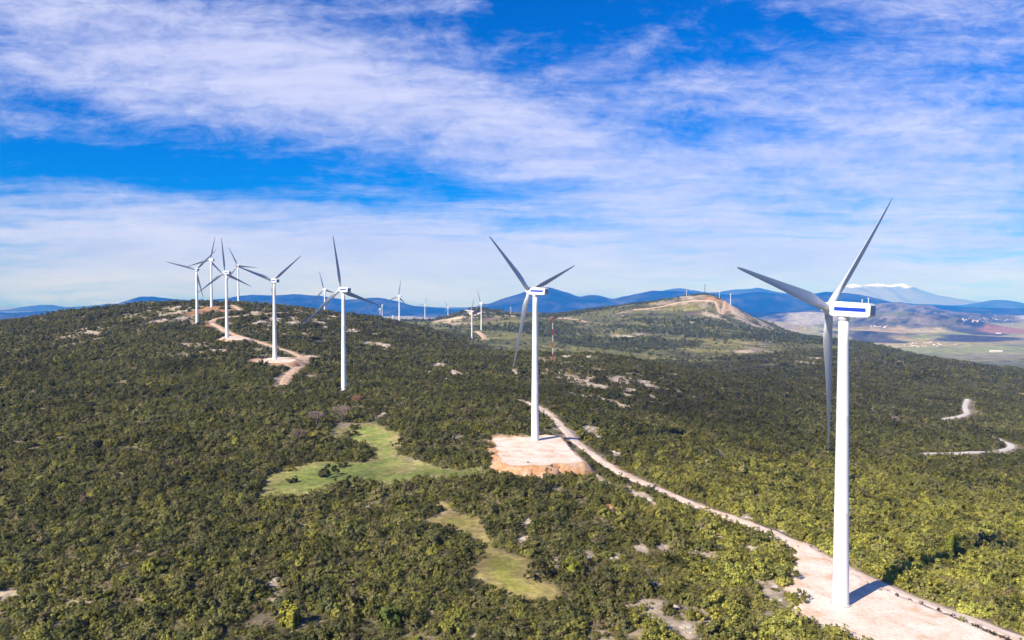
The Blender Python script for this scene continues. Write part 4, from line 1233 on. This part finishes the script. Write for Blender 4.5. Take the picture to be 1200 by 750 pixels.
mountain(19000, [(-420,372),(-120,368),(0,366),(60,364.5),(100,362.5),(130,358),(150,352),(168,347.5),(186,348.5),(215,351),(240,351.5),(262,350),(285,346.5),(305,345.5),(325,346),(345,344.5),(362,345.5),(380,347.5),(398,350.5),(415,351),(440,348.8),(455,350.5),(472,355),(492,359.5),(515,361.5),(535,363),(552,361),(570,356),(590,350),(607,344.8),(622,339.8),(640,336.8),(650,338.6),(665,343.2),(680,347),(690,345.6),(703,346.5),(716,349.5),(732,347),(750,343.5),(768,341),(785,340.5),(800,341.2),(822,344),(845,345.2),(870,344),(890,342.8),(905,343.3),(930,346),(955,344.5),(970,342.4),(990,343),(1010,346),(1030,350.5),(1048,354.5),(1062,357.5),(1080,358.6),(1100,358.2),(1130,359.8),(1160,361),(1200,361.5),(1300,364),(1600,370)], 3400, M_mtn, 3, .85)
mountain(14500, [(-420,378),(0,369.5),(20,368),(45,368.5),(80,369),(140,372),(300,374),(560,377),(600,372),(650,366),(680,362),(705,359),(730,358.5),(760,360),(800,364),(900,366),(960,362),(1000,358.5),(1030,357.5),(1060,359.5),(1090,365),(1120,368),(1150,371),(1250,376)], 1900, M_mtn, 17, .8)
mountain(26000, [(-420,366),(0,363.5),(20,361.5),(40,358),(58,357.5),(75,359.5),(100,359),(130,356),(200,358),(320,352),(420,356),(520,360),(700,352),(765,344),(782,338.8),(795,337.5),(812,340.5),(838,342.5),(860,339.8),(878,338),(888,336.6),(896,338.5),(912,342),(935,344.5),(1000,352),(1080,356.5),(1125,357.5),(1148,354),(1165,351),(1180,351.8),(1196,355.5),(1230,359),(1500,366)], 3200, M_mtn2, 31, .5)
M_snow = mountain_mat('snowy_summit', [(.35, (.19, .20, .21)), (.55, (.215, .22, .225)), (.72, (.26, .26, .26))], 630)
mountain(35000, [(800,366),(900,360),(940,354),(962,347),(976,341),(990,335.5),(1000,332.8),(1012,334),(1028,332.0),(1042,333.8),(1058,332.6),(1070,336),(1085,341.5),(1100,346),(1130,351.5),(1170,356),(1230,361),(1400,366)], 3400, M_snow, 47, .45)

# ------------------------------------------------------------------ haze
bm = bmesh.new(); bmesh.ops.create_cube(bm, size=1)
x0, x1, y0, y1, z0, z1 = -40000, 40000, -2500, 42000, EYE - 500, EYE + 950
for v_ in bm.verts: v_.co = Vector(((x0 + x1) / 2 + v_.co.x * (x1 - x0), (y0 + y1) / 2 + v_.co.y * (y1 - y0), (z0 + z1) / 2 + v_.co.z * (z1 - z0)))
M_haze = bpy.data.materials.new('haze_air'); M_haze.use_nodes = True
nt = M_haze.node_tree; nt.nodes.clear(); o = nt.nodes.new('ShaderNodeOutputMaterial')
pv = nt.nodes.new('ShaderNodeVolumePrincipled'); pv.inputs['Density'].default_value = 5.6e-5
pv.inputs['Color'].default_value = (.018, .225, 1.0, 1); pv.inputs['Absorption Color'].default_value = (1, 1, 1, 1); pv.inputs['Anisotropy'].default_value = -0.12
nt.links.new(pv.outputs[0], o.inputs['Volume'])
M_haze.volume_intersection_method = 'FAST' if hasattr(M_haze, 'volume_intersection_method') else None
hz = link('haze', from_bm('haze', bm, M_haze)); tag(hz, kind='stuff')

# ------------------------------------------------------------------ daylight
SUN_EL = R(36.0)
sx, sy = -0.75, -0.66                       # direction towards the sun on the ground plan
nrm_ = math.hypot(sx, sy); sx, sy = sx / nrm_, sy / nrm_
sun = bpy.data.lights.new('sun', 'SUN'); sun.energy = 4.8; sun.angle = R(.5); sun.color = (1, .93, .82)
so = bpy.data.objects.new('sun', sun); COL.objects.link(so)
dv = Vector((sx * math.cos(SUN_EL), sy * math.cos(SUN_EL), math.sin(SUN_EL)))
so.rotation_euler = dv.to_track_quat('Z', 'Y').to_euler(); so.location = (-200, -200, 300)

w = bpy.data.worlds.new('World'); scene.world = w; w.use_nodes = True
nt = w.node_tree; nt.nodes.clear()
out = nt.nodes.new('ShaderNodeOutputWorld'); bg = nt.nodes.new('ShaderNodeBackground'); bg.inputs['Strength'].default_value = .085
nt.links.new(bg.outputs[0], out.inputs[0])
sky = nt.nodes.new('ShaderNodeTexSky'); sky.sky_type = 'NISHITA'; sky.sun_disc = False
sky.sun_elevation = SUN_EL; sky.sun_rotation = math.atan2(sx, sy); sky.altitude = 600; sky.air_density = 1.0; sky.dust_density = .3; sky.ozone_density = 2.5
hs = nt.nodes.new('ShaderNodeHueSaturation'); hs.inputs['Saturation'].default_value = 1.35; hs.inputs['Value'].default_value = 1.0
nt.links.new(mixc(nt, 1, sky.outputs[0], (.40, .60, 1.10), 'MULTIPLY'), hs.inputs['Color'])
tc = nt.nodes.new('ShaderNodeTexCoord'); sep = nt.nodes.new('ShaderNodeSeparateXYZ'); nt.links.new(tc.outputs['Generated'], sep.inputs[0])
ya = math_(nt, 'MAXIMUM', math_(nt, 'ABSOLUTE', sep.outputs['Y']), .05)
U_ = math_(nt, 'DIVIDE', sep.outputs['X'], ya); V_ = math_(nt, 'DIVIDE', sep.outputs['Z'], ya)
def comb(a, b_):
    n = nt.nodes.new('ShaderNodeCombineXYZ')
    for i, v_ in enumerate((a, b_)):
        if isinstance(v_, bpy.types.NodeSocket): nt.links.new(v_, n.inputs[i])
        else: n.inputs[i].default_value = v_
    return n.outputs[0]
uv = comb(U_, V_)
def mapn(vec, rot, scl, loc=(0, 0, 0)):
    m_ = nt.nodes.new('ShaderNodeMapping'); m_.vector_type = 'POINT'
    m_.inputs['Rotation'].default_value = (0, 0, rot); m_.inputs['Scale'].default_value = (*scl, 1); m_.inputs['Location'].default_value = loc
    nt.links.new(vec, m_.inputs[0]); return m_.outputs[0]
# gentle warp so that the veils curl
wn = nt.nodes.new('ShaderNodeTexNoise'); wn.inputs['Scale'].default_value = 4.5; wn.inputs['Detail'].default_value = 4; nt.links.new(mapn(uv, 0, (1, 2.2)), wn.inputs['Vector'])
vm = nt.nodes.new('ShaderNodeVectorMath'); vm.operation = 'MULTIPLY_ADD'; nt.links.new(wn.outputs['Color'], vm.inputs[0]); vm.inputs[1].default_value = (.10, .035, 0); nt.links.new(uv, vm.inputs[2])
uw = vm.outputs[0]
vs_ = nt.nodes.new('ShaderNodeVectorMath'); vs_.operation = 'ADD'; nt.links.new(uw, vs_.inputs[0]); vs_.inputs[1].default_value = (-.05, -.0175, 0); uw = vs_.outputs[0]
CLOUDS = [  # photo centre, half axes, tilt in degrees (down to the right), weight
 (190, 50, 330, 75, 8, .95), (470, 135, 260, 55, 14, .58), (150, 112, 130, 16, 14, .55), (330, 95, 200, 50, 10, .35), (640, 175, 150, 55, 18, .62), (20, 150, 60, 40, 20, .35), (540, 10, 70, 26, 10, .6),
 (130, 284, 420, 40, 5, 1.1), (420, 290, 330, 48, 4, .85), (90, 325, 500, 30, 0, .85), (650, 340, 900, 26, 0, .6), (700, 300, 420, 40, 0, .75),
 (980, 140, 300, 75, 6, .55), (1120, 210, 230, 85, 0, .62), (860, 250, 260, 55, 4, .6), (1000, 8, 130, 26, -6, .55), (1160, 30, 90, 40, 12, .45), (705, 70, 85, 14, -18, .5), (770, 45, 46, 12, -20, .45), (820, 195, 70, 14, -6, .35), (940, 180, 60, 9, 0, .3), (1050, 320, 300, 24, 0, .45),
 (240, 200, 340, 36, 7, -.6), (60, 185, 160, 22, 8, -.35), (860, 22, 110, 26, -4, -.8), (640, 25, 110, 32, 10, -1.0), (700, 212, 70, 14, -4, -.35), (590, 60, 60, 26, 30, -.3), (480, 205, 130, 16, 14, -.3), (1120, 310, 260, 40, 0, .5), (250, 240, 300, 14, 4, .35), (480, 235, 160, 9, 8, .3), (110, 160, 110, 10, 10, .3), (760, 150, 70, 18, -10, -.22), (900, 70, 120, 16, 0, -.2)]
tot = None
for (cx, cy, rx, ry, tl, wt) in CLOUDS:
    m_ = nt.nodes.new('ShaderNodeMapping'); m_.vector_type = 'TEXTURE'
    m_.inputs['Location'].default_value = ((cx - 600) / F, (352 - cy) / F, 0); m_.inputs['Rotation'].default_value = (0, 0, R(-tl)); m_.inputs['Scale'].default_value = (rx / F, ry / F, 1)
    nt.links.new(uw, m_.inputs[0])
    ln = nt.nodes.new('ShaderNodeVectorMath'); ln.operation = 'DOT_PRODUCT'; nt.links.new(m_.outputs[0], ln.inputs[0]); nt.links.new(m_.outputs[0], ln.inputs[1])
    g_ = math_(nt, 'EXPONENT', math_(nt, 'MULTIPLY', ln.outputs['Value'], -1.0))
    tot = math_(nt, 'MULTIPLY_ADD', g_, wt, tot if tot is not None else 0.0)
st1 = noise(nt, mapn(uw, R(13), (1.7, 10)), 2.4, 10, .66, .25)
st2 = noise(nt, mapn(uw, R(4), (2.2, 26)), 2.2, 9, .64, .2)
st3 = noise(nt, mapn(uw, R(-14), (6, 12)), 3.2, 10, .68, .35)
st4 = noise(nt, mapn(uw, R(20), (14, 26)), 4.0, 5, .6, .6)
# higher up the sky breaks into ripples, near the horizon into flat bands
hi = math_(nt, 'MULTIPLY_ADD', V_, 1 / .16, -.06 / .16, True)
nb_ = nt.nodes.new('ShaderNodeMix'); nt.links.new(hi, nb_.inputs[0]); nt.links.new(st2, nb_.inputs[2])
nt.links.new(math_(nt, 'MULTIPLY_ADD', st1, .55, math_(nt, 'MULTIPLY', st3, .45)), nb_.inputs[3])
nz = math_(nt, 'SUBTRACT', nb_.outputs[0], .5)
rp = math_(nt, 'SUBTRACT', st4, .5)
den = math_(nt, 'MULTIPLY_ADD', nz, 3.2, math_(nt, 'MULTIPLY_ADD', tot, .78, .10))
den = math_(nt, 'MULTIPLY_ADD', rp, .5, den)
cov = nt.nodes.new('ShaderNodeMapRange'); cov.interpolation_type = 'SMOOTHSTEP'
cov.inputs['From Min'].default_value = -.2; cov.inputs['From Max'].default_value = 1.4; cov.inputs['To Max'].default_value = .86; nt.links.new(den, cov.inputs['Value'])
cl = ramp(nt, st1, [(.3, (4.1, 4.5, 7.2)), (.65, (5.6, 5.8, 7.9))])
mx = mixc(nt, cov.outputs[0], hs.outputs[0], cl)
nt.links.new(mx, bg.inputs['Color'])

# ------------------------------------------------------------------ camera
cam = bpy.data.cameras.new('camera'); co = bpy.data.objects.new('camera', cam); COL.objects.link(co)
cam.sensor_width = 36; cam.lens = 36 * F / 1200; cam.clip_start = 1; cam.clip_end = 200000
co.location = (0, 0, EYE); co.rotation_euler = (math.pi / 2 - PITCH, 0, 0)
scene.camera = co
scene.view_settings.view_transform = 'Standard'; scene.view_settings.look = 'None'; scene.view_settings.exposure = 0.7; scene.view_settings.gamma = 1
scene.view_settings.use_curve_mapping = False
scene.cycles.use_denoising = True
scene.cycles.max_bounces = 6; scene.cycles.diffuse_bounces = 3; scene.cycles.transmission_bounces = 3; scene.cycles.volume_bounces = 0
